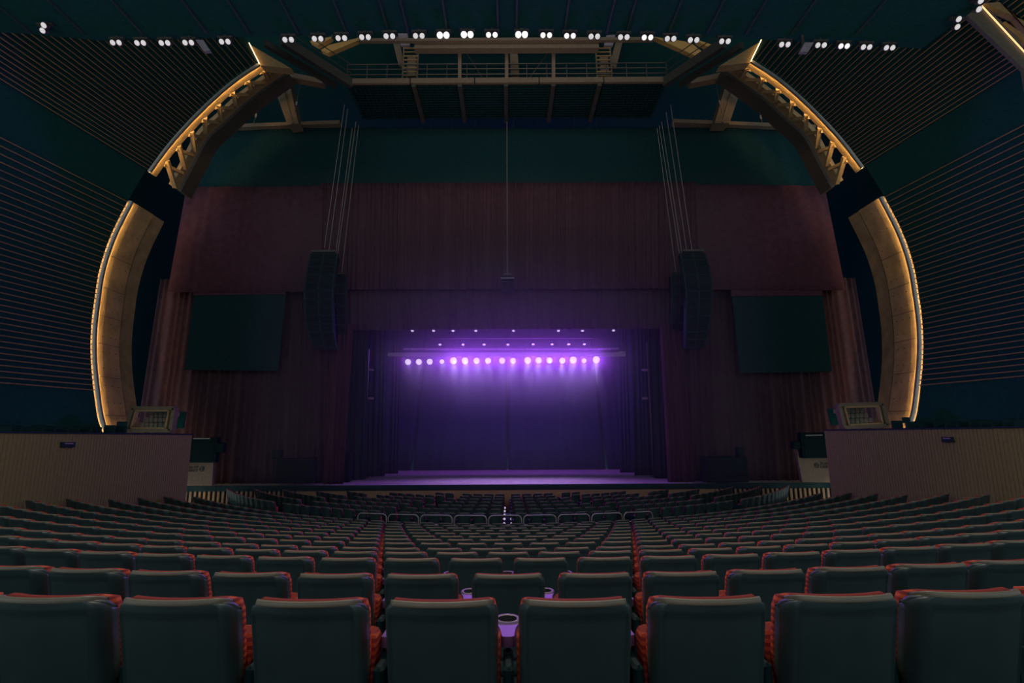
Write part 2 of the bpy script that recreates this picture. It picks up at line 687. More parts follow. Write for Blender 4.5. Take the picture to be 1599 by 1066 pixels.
# ------------------------------------------------------------------ light haze drifting around the stage lamps
hz = MB().box((0, 29.4, 8.6), (24, 16.0, 14.4)).build('stage_haze', BLACK)
hm = bpy.data.materials.new('thin_haze')
hm.use_nodes = True
nt = hm.node_tree
nt.nodes.remove(nt.nodes['Principled BSDF'])
vs = nt.nodes.new('ShaderNodeVolumeScatter')
vs.inputs['Density'].default_value = HAZE
vs.inputs['Color'].default_value = (1, 1, 1, 1)
nt.links.new(vs.outputs['Volume'], nt.nodes['Material Output'].inputs['Volume'])
hz.data.materials.clear()
hz.data.materials.append(hm)
tag(hz, 'thin purple haze hanging in the air around the row of stage lamps', 'haze', kind='stuff')


# denser haze volume added at the lamps, its density shaping their glow
cz0 = U(790, 563, 30.6)
ca_, cb_ = U(600, 563, 30.6), U(985, 561, 30.6)
hc = MB().box((0, 0, 0), (2, 2, 2)).build('lamp_glow_haze', BLACK)
hc.location = ((ca_.x + cb_.x) / 2, 30.55, cz0.z + .05)
hc.scale = ((cb_.x - ca_.x) / 2 + .8, 1.0, 3.6)
hm2 = bpy.data.materials.new('lamp_glow_haze')
hm2.use_nodes = True
nt = hm2.node_tree
nt.nodes.remove(nt.nodes['Principled BSDF'])
vs = nt.nodes.new('ShaderNodeVolumeScatter')
tc = nt.nodes.new('ShaderNodeTexCoord')
sp = nt.nodes.new('ShaderNodeSeparateXYZ')
nt.links.new(tc.outputs['Object'], sp.inputs[0])


def mth(op, a, b=None):
    n = nt.nodes.new('ShaderNodeMath')
    n.operation = op
    for i, q in enumerate((a, b)):
        if q is None:
            continue
        if isinstance(q, (int, float)):
            n.inputs[i].default_value = q
        else:
            nt.links.new(q, n.inputs[i])
    return n.outputs[0]


def fade(o, pw):
    a = mth('ABSOLUTE', o)
    return mth('MAXIMUM', mth('SUBTRACT', 1.0, mth('POWER', a, pw)), 0.0)


zz = mth('POWER', fade(sp.outputs['Z'], 1.0), 1.4)
dn = mth('MULTIPLY', mth('MULTIPLY', zz, fade(sp.outputs['X'], 8.0)), fade(sp.outputs['Y'], 2.0))
nt.links.new(mth('MULTIPLY', dn, CORE), vs.inputs['Density'])
nt.links.new(vs.outputs['Volume'], nt.nodes['Material Output'].inputs['Volume'])
hc.data.materials.clear()
hc.data.materials.append(hm2)
tag(hc, 'added dense haze volume shaping the glow around the row of stage lamps', 'haze', kind='stuff')


# haze volume added before the opening to imitate lens bloom over the valance
hf = MB().box((0, 0, 0), (2, 2, 2)).build('opening_bloom_haze', BLACK)
hf.location = (0, 25.0, 9.6)
hf.scale = (8.5, 4.2, 4.6)
hm3 = bpy.data.materials.new('opening_bloom_haze')
hm3.use_nodes = True
nt = hm3.node_tree
nt.nodes.remove(nt.nodes['Principled BSDF'])
vs = nt.nodes.new('ShaderNodeVolumeScatter')
tc = nt.nodes.new('ShaderNodeTexCoord')
vl = nt.nodes.new('ShaderNodeVectorMath')
vl.operation = 'LENGTH'
nt.links.new(tc.outputs['Object'], vl.inputs[0])
dn = mth('MULTIPLY', mth('MAXIMUM', mth('SUBTRACT', 1.0, mth('POWER', vl.outputs['Value'], 1.6)), 0.0), FRONT)
nt.links.new(dn, vs.inputs['Density'])
nt.links.new(vs.outputs['Volume'], nt.nodes['Material Output'].inputs['Volume'])
hf.data.materials.clear()
hf.data.materials.append(hm3)
tag(hf, 'added haze volume giving a violet bloom in front of the stage opening', 'haze', kind='stuff')


# ================================================================== CURTAINS
def curtain(name, quad, Y, m, label, cat, period=.36, depth=.10, thick=.03, group=None, flare=0.0, seed=1, rows_=6):
    """quad: picture corners tl, tr, br, bl on the plane Y; hung in pleats"""
    rnd = random.Random(seed)
    tl, tr, br, bl = [U(x, y, Y) for x, y in quad]
    wdt = max((tr - tl).length, (br - bl).length)
    nx = max(8, int(wdt / period * 7))
    ph = [rnd.uniform(-.5, .5) for _ in range(int(wdt / period) + 3)]
    amp = [rnd.uniform(.55, 1.25) for _ in range(int(wdt / period) + 3)]
    vs, fs = [], []
    for j in range(rows_ + 1):
        v = j / rows_
        for i in range(nx + 1):
            u = i / nx
            p = tl.lerp(tr, u).lerp(bl.lerp(br, u), v)
            k = u * wdt / period
            ki = int(k)
            a = 2 * PI * (k + .25 * math.sin(1.7 * k + seed)) + .35 * ph[ki] * math.sin(3 * v + seed)
            d = depth * (amp[ki] * (1 - (k - ki)) + amp[ki + 1] * (k - ki))
            sharp = math.sin(a)
            sharp = math.copysign(abs(sharp) ** .75, sharp)
            vs.append((p.x + .02 * math.cos(a), p.y - d * sharp * (.7 + .3 * v), p.z))
    for j in range(rows_):
        for i in range(nx):
            a = j * (nx + 1) + i
            fs.append((a, a + 1, a + nx + 2, a + nx + 1))
    mb = MB()
    mb.add(vs, fs)
    o = mb.build(name, m, smooth=True, solid=thick)
    return tag(o, label, cat, group)


# black masking above the curtains
curtain('border_drape', [(312, 200), (1272, 200), (1292, 300), (290, 300)], 28.1, BLACKCLOTH, 'wide black border drape above the maroon curtains', 'drape', 1.6, .03)
curtain('house_curtain', [(500, 286), (1088, 284), (1090, 450), (495, 452)], 27.75, MAROON, 'pleated maroon house curtain hanging above the stage opening', 'curtain', .33, .10, seed=3, rows_=8)
curtain('side_curtain', [(291, 292), (505, 290), (502, 455), (261, 456)], 27.6, MAROON, 'flat maroon curtain panel left of the house curtain, above the screen', 'curtain', .8, .035, seed=4, group='flat side panels')
curtain('side_curtain', [(1084, 288), (1287, 290), (1320, 453), (1090, 452)], 27.6, MAROON, 'flat maroon curtain panel right of the house curtain, above the screen', 'curtain', .9, .035, seed=9, group='flat side panels')
curtain('valance', [(530, 444), (1056, 443), (1056, 513), (530, 515)], 28.25, MAROONDARK, 'dark maroon valance across the top of the stage opening', 'curtain', .33, .09, seed=5)
curtain('wing_curtain', [(250, 436), (520, 436), (518, 757), (200, 762)], 28.55, MAROONDARK, 'tall pleated maroon wing curtain behind the hanging screen, left of the stage', 'curtain', .42, .11, seed=6, group='wing curtains', rows_=10)
curtain('wing_curtain', [(1064, 434), (1334, 434), (1384, 752), (1068, 755)], 28.55, MAROONDARK, 'tall pleated maroon wing curtain behind the hanging screen, right of the stage', 'curtain', .42, .11, seed=7, group='wing curtains', rows_=10)
curtain('tormentor_curtain', [(518, 506), (552, 506), (536, 757), (505, 757)], 28.0, MAROON, 'narrow maroon curtain leg edging the stage opening on the left', 'curtain', .3, .10, seed=8, group='curtain legs at the opening')
curtain('tormentor_curtain', [(1030, 506), (1064, 506), (1086, 754), (1043, 754)], 28.0, MAROON, 'narrow maroon curtain leg edging the stage opening on the right', 'curtain', .3, .10, seed=10, group='curtain legs at the opening')
# black drapes inside the stage house
BYD = 37.6
for i, (quad, lab) in enumerate([
    ([(560, 495), (668, 495), (642, 737), (540, 737)], 'black backdrop drape left of the flared seam'),
    ([(669, 495), (791, 495), (791, 737), (645, 737)], 'black backdrop drape between the left seam and the middle seam'),
    ([(794, 495), (921, 495), (946, 737), (794, 737)], 'black backdrop drape between the middle seam and the right seam'),
    ([(922, 495), (1030, 495), (1050, 737), (950, 737)], 'black backdrop drape right of the flared seam')]):
    curtain('backdrop_drape', quad, BYD, BLACKCLOTH, lab, 'drape', .9, .05, seed=20 + i, group='backdrop drapes')
for i, (quad, Y, lab) in enumerate([
    ([(545, 500), (576, 500), (570, 748), (537, 750)], 30.2, 'black wing drape behind the left curtain leg'),
    ([(572, 500), (606, 500), (600, 743), (568, 744)], 32.4, 'black wing drape behind the boom pole on the left'),
    ([(600, 500), (628, 500), (622, 739), (594, 740)], 34.6, 'black wing drape deepest on the left of the stage'),
    ([(1012, 500), (1040, 500), (1048, 748), (1020, 746)], 30.2, 'black wing drape behind the right curtain leg'),
    ([(984, 500), (1012, 500), (1020, 742), (990, 742)], 32.4, 'black wing drape behind the boom pole on the right'),
    ([(962, 500), (988, 500), (996, 738), (968, 738)], 34.6, 'black wing drape deepest on the right of the stage')]):
    curtain('wing_drape', quad, Y, BLACKCLOTH, lab, 'drape', .3, .07, seed=30 + i, group='black wing drapes')

# hanging side screens with a red header
for s, q, hd, lab in ((-1, [(303, 461), (446, 458), (434, 579), (288, 577)], [(302, 451), (447, 449), (446, 459), (302, 461)], 'black hanging screen in front of the left wing curtain'),
                      (1, [(1143, 461), (1284, 461), (1299, 580), (1156, 582)], [(1142, 445), (1284, 444), (1284, 461), (1142, 462)], 'black hanging screen in front of the right wing curtain')):
    Y = 27.7
    mb = MB()
    a = [U(x, y, Y) for x, y in q]
    b = [p + Vector((0, .12, 0)) for p in a]
    mb.hexa([a[3], a[2], b[2], b[3], a[0], a[1], b[1], b[0]])
    scr = tag(mb.build('hanging_screen', BLACKCLOTH), lab, 'screen', 'hanging screens')
    mb = MB()
    a = [U(x, y, Y - .06) for x, y in hd]
    b = [p + Vector((0, .1, 0)) for p in a]
    mb.hexa([a[3], a[2], b[2], b[3], a[0], a[1], b[1], b[0]])
    part(mb, 'header', MAROON, scr)

# steel roof members behind the truss arches
def beam(name, pts, Y, w_, m, lab, cat='beam', dy=.5, group=None):
    mb = MB()
    a, b = U(*pts[0], Y), U(*pts[1], Y)
    mb.bar(a, b, dy, w_)
    return tag(mb.build(name, m), lab, cat, group)


beam('steel_beam', [(336, 201), (532, 194)], 28.0, .22, BROWNSTEEL, 'thin brown steel beam along the top of the black drape, left', group='thin steel beams')
beam('steel_beam', [(1050, 192), (1270, 201)], 28.0, .22, BROWNSTEEL, 'thin brown steel beam along the top of the black drape, right', group='thin steel beams')
beam('roof_beam', [(444, 119), (507, 131)], 26.6, .30, BROWNSTEEL, 'short sloping steel beam reaching from the left truss arch', group='short sloping beams')
beam('roof_beam', [(1076, 131), (1141, 118)], 26.6, .30, BROWNSTEEL, 'short sloping steel beam reaching from the right truss arch', group='short sloping beams')
for s, q, lab in ((-1, [(424, 126), (450, 120), (466, 193), (449, 195)], 'broad brown roof strut slanting down behind the left truss arch'),
                  (1, [(1136, 122), (1163, 122), (1139, 192), (1116, 192)], 'broad brown roof strut slanting down behind the right truss arch')):
    mb = MB()
    a = [U(x, y, 27.2) for x, y in q]
    b = [p + Vector((0, .8, 0)) for p in a]
    mb.hexa([a[3], a[2], b[2], b[3], a[0], a[1], b[1], b[0]])
    o = tag(mb.build('roof_strut', BROWNSTEEL), lab, 'strut', 'broad roof struts')
    mb = MB()
    m0, m1 = a[0].lerp(a[1], .5), a[3].lerp(a[2], .5)
    mb.bar(m0 + Vector((0, -.05, 0)), m1 + Vector((0, -.05, 0)), .06, .12)
    part(mb, 'rib', BROWNSTEEL, o)
for pts, lab in (([(472, 112), (460, 178)], 'fine hanger rod beside the left roof strut'), ([(410, 140), (396, 194)], 'fine hanger rod under the left truss arch'),
                 ([(1114, 112), (1127, 176)], 'fine hanger rod beside the right roof strut'), ([(1176, 138), (1192, 198)], 'fine hanger rod under the right truss arch')):
    mb = MB()
    a, b = U(*pts[0], 26.6), U(*pts[1], 26.6)
    mb.tube([a, b], .018, 6)
    o = tag(mb.build('hanger_rod', STEEL), lab, 'rod', 'hanger rods')
    mb = MB()
    m0 = a.lerp(b, .75)
    mb.lathe([(.03, -.12), (.05, -.08), (.05, .08), (.03, .12)], m0, b - a, 8)
    part(mb, 'turnbuckle', PALESTEEL, o)

# the amber lit rafters seen between the bridge and the roof
def plate(name, q, Y, m, lab, cat, thick=.2, group=None, hang=0):
    mb = MB()
    a = [U(x, y, Y) for x, y in q]
    b = [p + Vector((0, thick, 0)) for p in a]
    n = len(a)
    mb.loft([a, b])
    o = tag(mb.build(name, m), lab, cat, group)
    if hang:
        q = max(a, key=lambda v: v.z)
        part(MB().bar(q + Vector((0, .1, -.05)), (q.x, q.y + .1, hang), .06, .06), 'hanger', STEEL, o)
    return o


plate('lit_rafter', [(501, 78), (514, 70), (571, 56), (561, 62), (512, 83)], 26.5, RAFTER, 'amber lit sloping rafter under the lamp row, left of the ladder', 'rafter', .3, 'amber lit rafters', hang=28.06)
plate('lit_rafter', [(1020, 57), (1078, 66), (1102, 85), (1094, 91), (1062, 76)], 26.5, RAFTER, 'amber lit sloping rafter under the lamp row, right of the ladder', 'rafter', .3, 'amber lit rafters', hang=28.06)
plate('lit_purlin', [(484, 64), (518, 57), (516, 60), (496, 71)], 26.2, RAFTER, 'small amber lit purlin beside the left rafter', 'purlin', .3, 'amber lit purlins', hang=28.06)
plate('lit_purlin', [(1086, 61), (1116, 71), (1108, 74), (1092, 66)], 26.2, RAFTER, 'small amber lit purlin beside the right rafter', 'purlin', .3, 'amber lit purlins', hang=28.06)
# corner of the next arch, nearer the camera, top right
plate('near_arch_girder', [(1508, 22), (1531, 6), (1585, 50), (1606, 92), (1606, 150), (1599, 108)], 15.0, mat('grey_brown_paint', (.15, .13, .105), .7), 'grey brown arch girder cutting the upper right corner', 'girder', .12)
plate('near_arch_plate', [(1537, 5), (1561, 3), (1582, 20), (1606, 50), (1606, 44), (1599, 32)], 14.9, TRUSSPAINT, 'amber lit gusset plate above the corner girder', 'plate', .2)
plate('near_arch_brace', [(1569, 33), (1606, 58), (1606, 66), (1592, 52)], 14.9, TRUSSPAINT, 'amber lit wedge brace on the corner girder', 'brace', .2)
plate('near_arch_web', [(1562, -4), (1606, -4), (1606, 44), (1586, 22)], 15.3, TRUSSPAINT, 'brown web plate behind the corner gusset', 'plate', .2)

mb = MB()
mb.bar(U(1533, 9, 14.96), U(1606, 88, 14.96), .03, .03)
tag(mb.build('girder_light_strip', mat('dim_led_strip', (.8, .8, .8), emit=(1.0, .6, .22), estr=1.3)), 'amber light strip tucked behind the corner girder', 'light')

# ================================================================== LIGHT BRIDGE (catwalk with grid, railings, ladders)
GZ = 22.3
br_ = empty('light_bridge', (0, 26, GZ))
tag(br_, 'long dark catwalk bridge with railings spanning above the stage', 'catwalk')


def bpart(mb, name, m):
    mb.v = [tuple(Vector(p) - Vector((0, 26, GZ))) for p in mb.v]
    return part(mb, name, m, br_)


fl, fr = U(540, 131, 24.8), U(1043, 128, 24.8)
gx0, gx1 = fl.x, fr.x
Y0, Y1 = 24.8, 28.1
zf = (fl.z + fr.z) / 2
mb = MB()
for k in range(5):
    x0 = gx0 + (gx1 - gx0) * k / 5
    x1 = gx0 + (gx1 - gx0) * (k + 1) / 5
    mb.box(((x0 + x1) / 2, Y0, zf + .12), (x1 - x0 - .06, .16, .30))
bpart(mb, 'edge_beam', BROWNSTEEL)
for px in (646, 718, 790, 864, 936):
    mb = MB()
    a = U(px, 126, Y0)
    mb.box((a.x, (Y0 + Y1) / 2, zf - .05), (.22, Y1 - Y0, .3))
    bpart(mb, 'cross_beam', STEEL)
mb = MB()
nxg = 74
for k in range(nxg):
    x = gx0 + (gx1 - gx0) * (k + .5) / nxg
    mb.box((x, (Y0 + Y1) / 2, zf + .02), (.05, Y1 - Y0, .05))
for k in range(15):
    y = Y0 + (Y1 - Y0) * (k + .5) / 15
    mb.box(((gx0 + gx1) / 2, y, zf + .06), (gx1 - gx0, .05, .05))
bpart(mb, 'grid_deck', BLACK)
mb = MB()
mb.box(((gx0 + gx1) / 2, (Y0 + Y1) / 2, zf + .18), (gx1 - gx0, Y1 - Y0, .06))
bpart(mb, 'deck_plate', BLACK)
# railing
for k in range(17):
    x = gx0 + (gx1 - gx0) * k / 16
    mb = MB()
    mb.tube([(x, Y0 + .1, zf + .25), (x, Y0 + .1, zf + 1.25)], .03, 6)
    bpart(mb, 'rail_post', STEEL)
for z in (.62, .95, 1.25):
    mb = MB()
    mb.tube([(gx0, Y0 + .1, zf + z), (gx1, Y0 + .1, zf + z)], .03, 6)
    bpart(mb, 'rail', STEEL)
# side wings of the bridge running forward to the roof
for s, a_, b_ in ((-1, (548, 130), (440, 62)), (1, (1038, 128), (1132, 66))):
    a, b = U(*a_, 24.8), U(*b_, 21.2)
    mb = MB()
    mb.bar(a, b, .25, .5)
    mb.bar(a + Vector((s * .9, .2, 0)), b + Vector((s * .9, .2, 0)), .2, .3)
    bpart(mb, 'side_wing', STEEL)
    for z in (.6, 1.1):
        mb = MB()
        mb.tube([a + Vector((0, 0, z)), b + Vector((0, 0, z))], .025, 6)
        bpart(mb, 'side_rail', STEEL)
# upper cross beam lit by the added fill spots
mb = MB()
a, b = U(648, 72, 24.0), U(934, 71, 24.0)
mb.bar(a, b, .4, .6)
a, b = U(560, 64, 23.6), U(1020, 62, 23.6)
mb.bar(a, b, .2, .16)
bpart(mb, 'upper_beam', BROWNSTEEL)
for px in (718, 791, 864):
    a, b = U(px, 70, 24.6), U(px, 128, 25.0)
    mb = MB()
    mb.bar(a, b, .18, .3)
    bpart(mb, 'hanger_post', BROWNSTEEL)
for a_, b_ in (((728, 82), (752, 120)), ((856, 82), (828, 120))):
    mb = MB()
    mb.bar(U(*a_, 25), U(*b_, 25), .04, .04)
    bpart(mb, 'tie_rod', STEEL)

# cabinets and ladders on the bridge
for px, lab in ((640, 'tan ladder standing on the bridge under the left grey panel'), (944, 'tan ladder standing on the bridge under the right grey panel')):
    base = U(px, 122, 26.2)
    lad = empty('ladder', tuple(base))
    tag(lad, lab, 'ladder', 'bridge ladders')
    top = U(px, 72, 26.2)
    H = top.z - base.z
    for dx in (-.42, .42):
        part(MB().bar((dx, 0, 0), (dx, .1, H), .08, .08), 'rail', BROWNSTEEL, lad)
    for k in range(8):
        part(MB().bar((-.42, .05, .2 + k * (H - .3) / 7), (.42, .05, .2 + k * (H - .3) / 7), .06, .06), 'rung', TRUSSPAINT, lad)
    part(MB().bbox((.05, .25, H * .45), (.5, .3, H * .55), .03), 'cable_box', BROWNSTEEL, lad)
plate('grey_panel', [(621, 52), (636, 52), (640, 70), (626, 71)], 24.6, GREYPAD, 'lilac grey panel hung beside the lamps above the left ladder', 'panel', .15, 'grey hung panels')
plate('grey_panel', [(947, 55), (961, 54), (957, 71), (943, 71)], 24.6, GREYPAD, 'lilac grey panel hung beside the lamps above the right ladder', 'panel', .15, 'grey hung panels')
plate('roof_wedge', [(612, 60), (622, 56), (632, 106), (622, 100)], 26.6, BROWNSTEEL, 'brown wedge plate behind the left ladder', 'plate', .2, 'brown wedge plates')
plate('roof_wedge', [(963, 60), (973, 62), (962, 106), (952, 100)], 26.6, BROWNSTEEL, 'brown wedge plate behind the right ladder', 'plate', .2, 'brown wedge plates')
plate('centre_cabinet', [(796, 80), (808, 80), (811, 116), (798, 116)], 26.0, BROWNSTEEL, 'tan cabinet behind the railing at the middle of the bridge', 'cabinet', .4)
plate('acoustic_board', [(305, 62), (317, 62), (328, 79), (318, 80)], 13.0, GREYPAD, 'small grey panel hung under the ceiling edge, left', 'panel', .1, 'small hung panels', hang=15.22)
plate('acoustic_board', [(1257, 66), (1271, 66), (1262, 81), (1249, 81)], 13.0, GREYPAD, 'small grey panel hung under the ceiling edge, right', 'panel', .1, 'small hung panels', hang=15.22)

# ------------------------------------------------------------------ twin house lamps under the ceiling edge
lamps = [(69, 45, -1), (181, 66.5, 0), (219, 67, 0), (257, 67, 0), (294, 66.5, 0), (351, 65, 0), (450, 62, 0), (496, 60.5, 0), (533, 59.5, 0), (570, 58, 0), (608, 56.5, 0), (654, 56, 0), (692, 55, 2),
         (729.5, 54, 2), (768, 54.5, 1), (814.5, 54, 2), (853, 55, 1), (890, 56, 1), (928, 57, 0), (974, 58, 0), (1011, 58.5, 1), (1047, 60.5, 0), (1083, 62.5, 0), (1132, 64.5, 0), (1225.5, 69.5, 0),
         (1282, 70.5, 0), (1318, 72, 1), (1353, 73.5, 0), (1389, 74.5, 0), (1496, 36, 3), (1530, 8, 3)]
LZ = CZ - .22
for i, (px, py, kd) in enumerate(lamps):
    p = UZ(px, py, LZ)
    lm = empty('house_lamp', tuple(p))
    tag(lm, f'twin white house lamp under the ceiling edge, {ORD[i + 1]} from the left of its row', 'lamp', 'twin house lamps')
    part(MB().bar((-.34, .0, .22), (.34, 0, .22), .12, .10).bar((0, 0, .24), (0, 0, .37), .06, .06), 'bracket', STEEL, lm)
    lm.scale = (.62, .62, .62)
    ax = Vector((0, -.75, -.66))
    if kd == 3:
        offs = (Vector((-.16, -.22, 0)), Vector((.16, .22, 0)))
    elif kd == -1:
        offs = (Vector((-.16, .1, 0)), Vector((.16, -.2, 0)))
    else:
        offs = (Vector((-.15, 0, 0)), Vector((.15, 0, 0)))
    big = 1.25 if kd == 2 else 1.0
    for o_ in offs:
        can = part(MB().lathe([(.07, -.26), (.13, -.2), (.135, 0), (.12, 0.0)], o_, ax, 14), 'can', STEEL, lm)
        lens = part(MB().lathe([(.115 * big, .005), (.105 * big, .03), (.05, .045)], o_, ax, 14), 'lens', LENSBRIGHT if kd in (1, 2) else LENSWHITE, can)
    k = {2: 2.2, 1: 1.4}.get(kd, 1.0)
    spot('house_lamp_light', p + Vector((0, -.2, -.25)), (0, -.55, -.84), HOUSE_W * k, HOUSE_WARM, 112, 1.0, .15)
    if 560 < px < 1040:
        spot('bridge_fill_spot', p + Vector((0, .25, -.05)), (0, 1, .62), FILL_W * k, HOUSE_WARM, 80, 1.0, .15)  # extra spot added behind the lamp to brighten the bridge

# ================================================================== STAGE RIG
TY = 31.0
truss = empty('lighting_truss', tuple(U(790, 552, TY)))
tag(truss, 'long white pipe truss carrying the row of stage lamps', 'truss')
t0 = Vector(truss.location)


def tpart(mb, name, m):
    mb.v = [tuple(Vector(p) - t0) for p in mb.v]
    return part(mb, name, m, truss)


tpart(MB().bar(U(618, 553.5, TY), U(962, 553.5, TY), .2, .24), 'batten', PURPLEBAR)
tpart(MB().bar(U(606, 553.5, TY), U(619, 553.5, TY), .22, .2), 'end_box', PURPLEBAR)
tpart(MB().bar(U(961, 552.5, TY), U(976, 552.5, TY), .22, .3), 'end_box', PURPLEBAR)
tpart(MB().tube([U(630, 544.5, TY + .2), U(966, 544, TY + .2)], .06), 'top_pipe', PURPLEBAR)
tpart(MB().tube([U(624, 549, TY - .25), U(966, 548.5, TY - .25)], .045), 'cable_pipe', STEEL)
for k in range(15):
    px = 640 + k * 22.5
    tpart(MB().bar(U(px, 553, TY), U(px, 544, TY + .2), .05, .05), 'hanger', STEEL)
for px in (650, 740, 845, 935):
    q = U(px, 545, TY + .2)
    tpart(MB().tube([q, (q.x, q.y, 28.05)], .015, 6), 'suspension_cable', STEEL)
stage_px = [(637, 565, 1), (654, 565, 1), (671, 564.5, 1), (690, 564.5, .8), (708, 563, 1.15), (726, 563, 1.1), (744, 563, 1), (762, 563, 1), (784, 563, 1), (801, 563, .95), (824, 562.5, 1.1), (841, 562.5, 1.05),
            (858, 562.5, 1), (878, 563, 1), (895, 562, 1.15), (912, 563, .8), (931, 561.5, 1.15)]
for i, (px, py, k) in enumerate(stage_px):
    p = U(px, py, TY - .3)
    lm = empty('stage_lamp', tuple(p))
    tag(lm, f'round glowing stage lamp on the white truss, {ORD[i + 1]} from the left', 'lamp', 'stage lamps on the truss')
    ax = (Vector((0, 0, EYE)) - p).normalized()
    b = part(MB().lathe([(.10, -.42), (.17, -.36), (.19, -.05), (.205, 0.0), (.185, 0)], (0, 0, 0), ax, 18), 'can', BLACK, lm)
    part(MB().lathe([(.18 * k, .004), (.165 * k, .03), (.09 * k, .05)], (0, 0, 0), ax, 20), 'lens', LENSSTAGE, lm)
    part(MB().bar((-.22, .1, -.02), (-.22, .1, .26), .03, .04).bar((.22, .1, -.02), (.22, .1, .26), .03, .04).bar((-.22, .1, .26), (.22, .1, .26), .03, .04).bar((0, .1, .26), (0, .32, .36), .05, .05), 'yoke', STEEL, lm)
    dim = k * (.3 if i < 3 else .6 if i == 3 else 1.0)
    spot('stage_lamp_light', p + ax * .12, Vector((p.x * .72, 28.4, STAGE_Z)) - p, STAGE_W * dim, (.56, .42, 1.0), 60, 1.0, .10)
    spot('stage_lamp_glow', p + ax * .12, ax, GLOW_W * dim, STAGE_COL, 178, .3, .12)
    spot('back_glow_fill', p - ax * .5, -ax, BACK_W * dim, STAGE_COL, 178, .3, .12)  # extra spot added behind the can to light haze and pipe
    spot('stage_lamp_core', p + ax * .09, ax, CORE_W * dim, (1.0, .95, .66), 170, .5, .12)
# small fixtures above and behind the truss
for row, Y, lst in (('upper', 33.5, [(644, 516), (677, 516), (707.5, 516), (743, 516), (802, 516), (872, 516), (909.5, 516), (958, 515.5)]),
                    ('lower', 32.6, [(687, 537.5), (723, 537.5), (756, 537.5), (793, 537.5), (832.5, 537), (862, 537), (888, 537), (912.5, 537)])):
    for i, (px, py) in enumerate(lst):
        p = U(px, py, Y)
        lm = empty('small_stage_lamp', tuple(p))
        tag(lm, f'small stage lamp above the truss, {ORD[i + 1]} from the left of the {row} row', 'lamp', f'small lamps in the {row} row')
        part(MB().lathe([(.08, .34), (.10, .3), (.11, .02), (.10, 0)], (0, 0, 0), (0, .3, 1), 10).bar((0, .1, .3), (0, 0, .42), .04, .04), 'can', BLACK, lm)
        part(MB().lathe([(.095, -.03), (.10, .0), (.08, .03)], (0, -.01, -.01), (0, .3, 1), 10), 'lens', LENSSTAGE, lm)
    a, b = U(lst[0][0] - 12, lst[0][1] - 9, Y), U(lst[-1][0] + 20, lst[-1][1] - 9, Y)
    mb = MB().tube([a, b], .035, 6)
    pb = tag(mb.build('lamp_batten', STEEL), f'thin pipe batten carrying the {row} row of small stage lamps', 'pipe', 'pipe battens')
    for t in (.1, .5, .9):
        q = a.lerp(b, t)
        part(MB().tube([q, (q.x, q.y, 28.05)], .012, 5), 'hanging_cable', STEEL, pb)
# boom poles in the wings
for s, q, lab in ((-1, [(576, 545), (571, 640), (566, 742)], 'upright boom pole with clamps left on the stage'), (1, [(1010, 535), (1014, 640), (1021, 740)], 'upright boom pole with clamps right on the stage')):
    Y = 31.6
    p = [U(x, y, Y) for x, y in q]
    mb = MB().tube([Vector((p[0].x, Y, STAGE_Z + .02)), Vector((p[0].x, Y, p[0].z))], .05, 8)
    o = tag(mb.build('boom_pole', PURPLEBAR if s < 0 else STEEL), lab, 'pole', 'boom poles')
    part(MB().lathe([(.3, 0), (.3, .04), (.06, .06)], (p[0].x, Y, STAGE_Z), (0, 0, 1), 14), 'base', STEEL, o)
    for yy in (578, 622):
        c = U(q[0][0] + (4 if s < 0 else -4), yy, Y)
        part(MB().bbox((c.x, Y - .15, c.z), (.32, .2, .14), .03), 'clamp_lamp', PALESTEEL, o)

# ------------------------------------------------------------------ flown loudspeakers
def line_array(name, tops, n, Y, label, group):
    """tops: picture outline rows (xl, xr, y) down the curve"""
    A = empty(name, tuple(U((tops[0][0] + tops[0][1]) / 2, tops[0][2], Y)))
    tag(A, label, 'loudspeaker', group)
    o0 = Vector(A.location)

    def at(t):
        k = t * (len(tops) - 1)
        i = min(int(k), len(tops) - 2)
        u = k - i
        a, b = tops[i], tops[i + 1]
        return [a[j] + (b[j] - a[j]) * u for j in range(3)]
    for i in range(n):
        a, b = at((i + .04) / n), at((i + .96) / n)
        # the string of boxes curls back at the bottom
        ya, yb = Y + .9 * (i / n) ** 2, Y + .9 * ((i + 1) / n) ** 2
        pts = []
        for (xl, xr, yy), yd in ((b, yb), (a, ya)):
            L, R = U(xl, yy, Y) - o0, U(xr, yy, Y) - o0
            d0 = yd - Y
            pts += [L + Vector((0, d0, 0)), R + Vector((0, d0, 0)), R + Vector((-.2, d0 + .9, 0)), L + Vector((.2, d0 + .9, 0))]
        cab = part(MB().hexa(pts), 'cabinet', BLACK, A)
        l, r_ = (pts[0] + pts[4]) / 2, (pts[1] + pts[5]) / 2
        dzv = (pts[4] - pts[0]) * .42
        m_ = MB()
        for u0, u1 in ((.06, .47), (.53, .94)):
            c0, c1 = l.lerp(r_, u0), l.lerp(r_, u1)
            f = Vector((0, -.02, 0))
            m_.hexa([c0 - dzv + f, c1 - dzv + f, c1 - dzv - f * .2, c0 - dzv - f * .2, c0 + dzv + f, c1 + dzv + f, c1 + dzv - f * .2, c0 + dzv - f * .2])
        part(m_, 'grille', mat('black_grille', (.006, .018, .021), .9, spec=.1), cab)
    a = at(0)
    part(MB().bar(U(a[0] + 4, a[2] - 2, Y + .4) - o0, U(a[1] - 4, a[2] - 2, Y + .4) - o0, .3, .1), 'rigging_frame', STEEL, A)
    return A


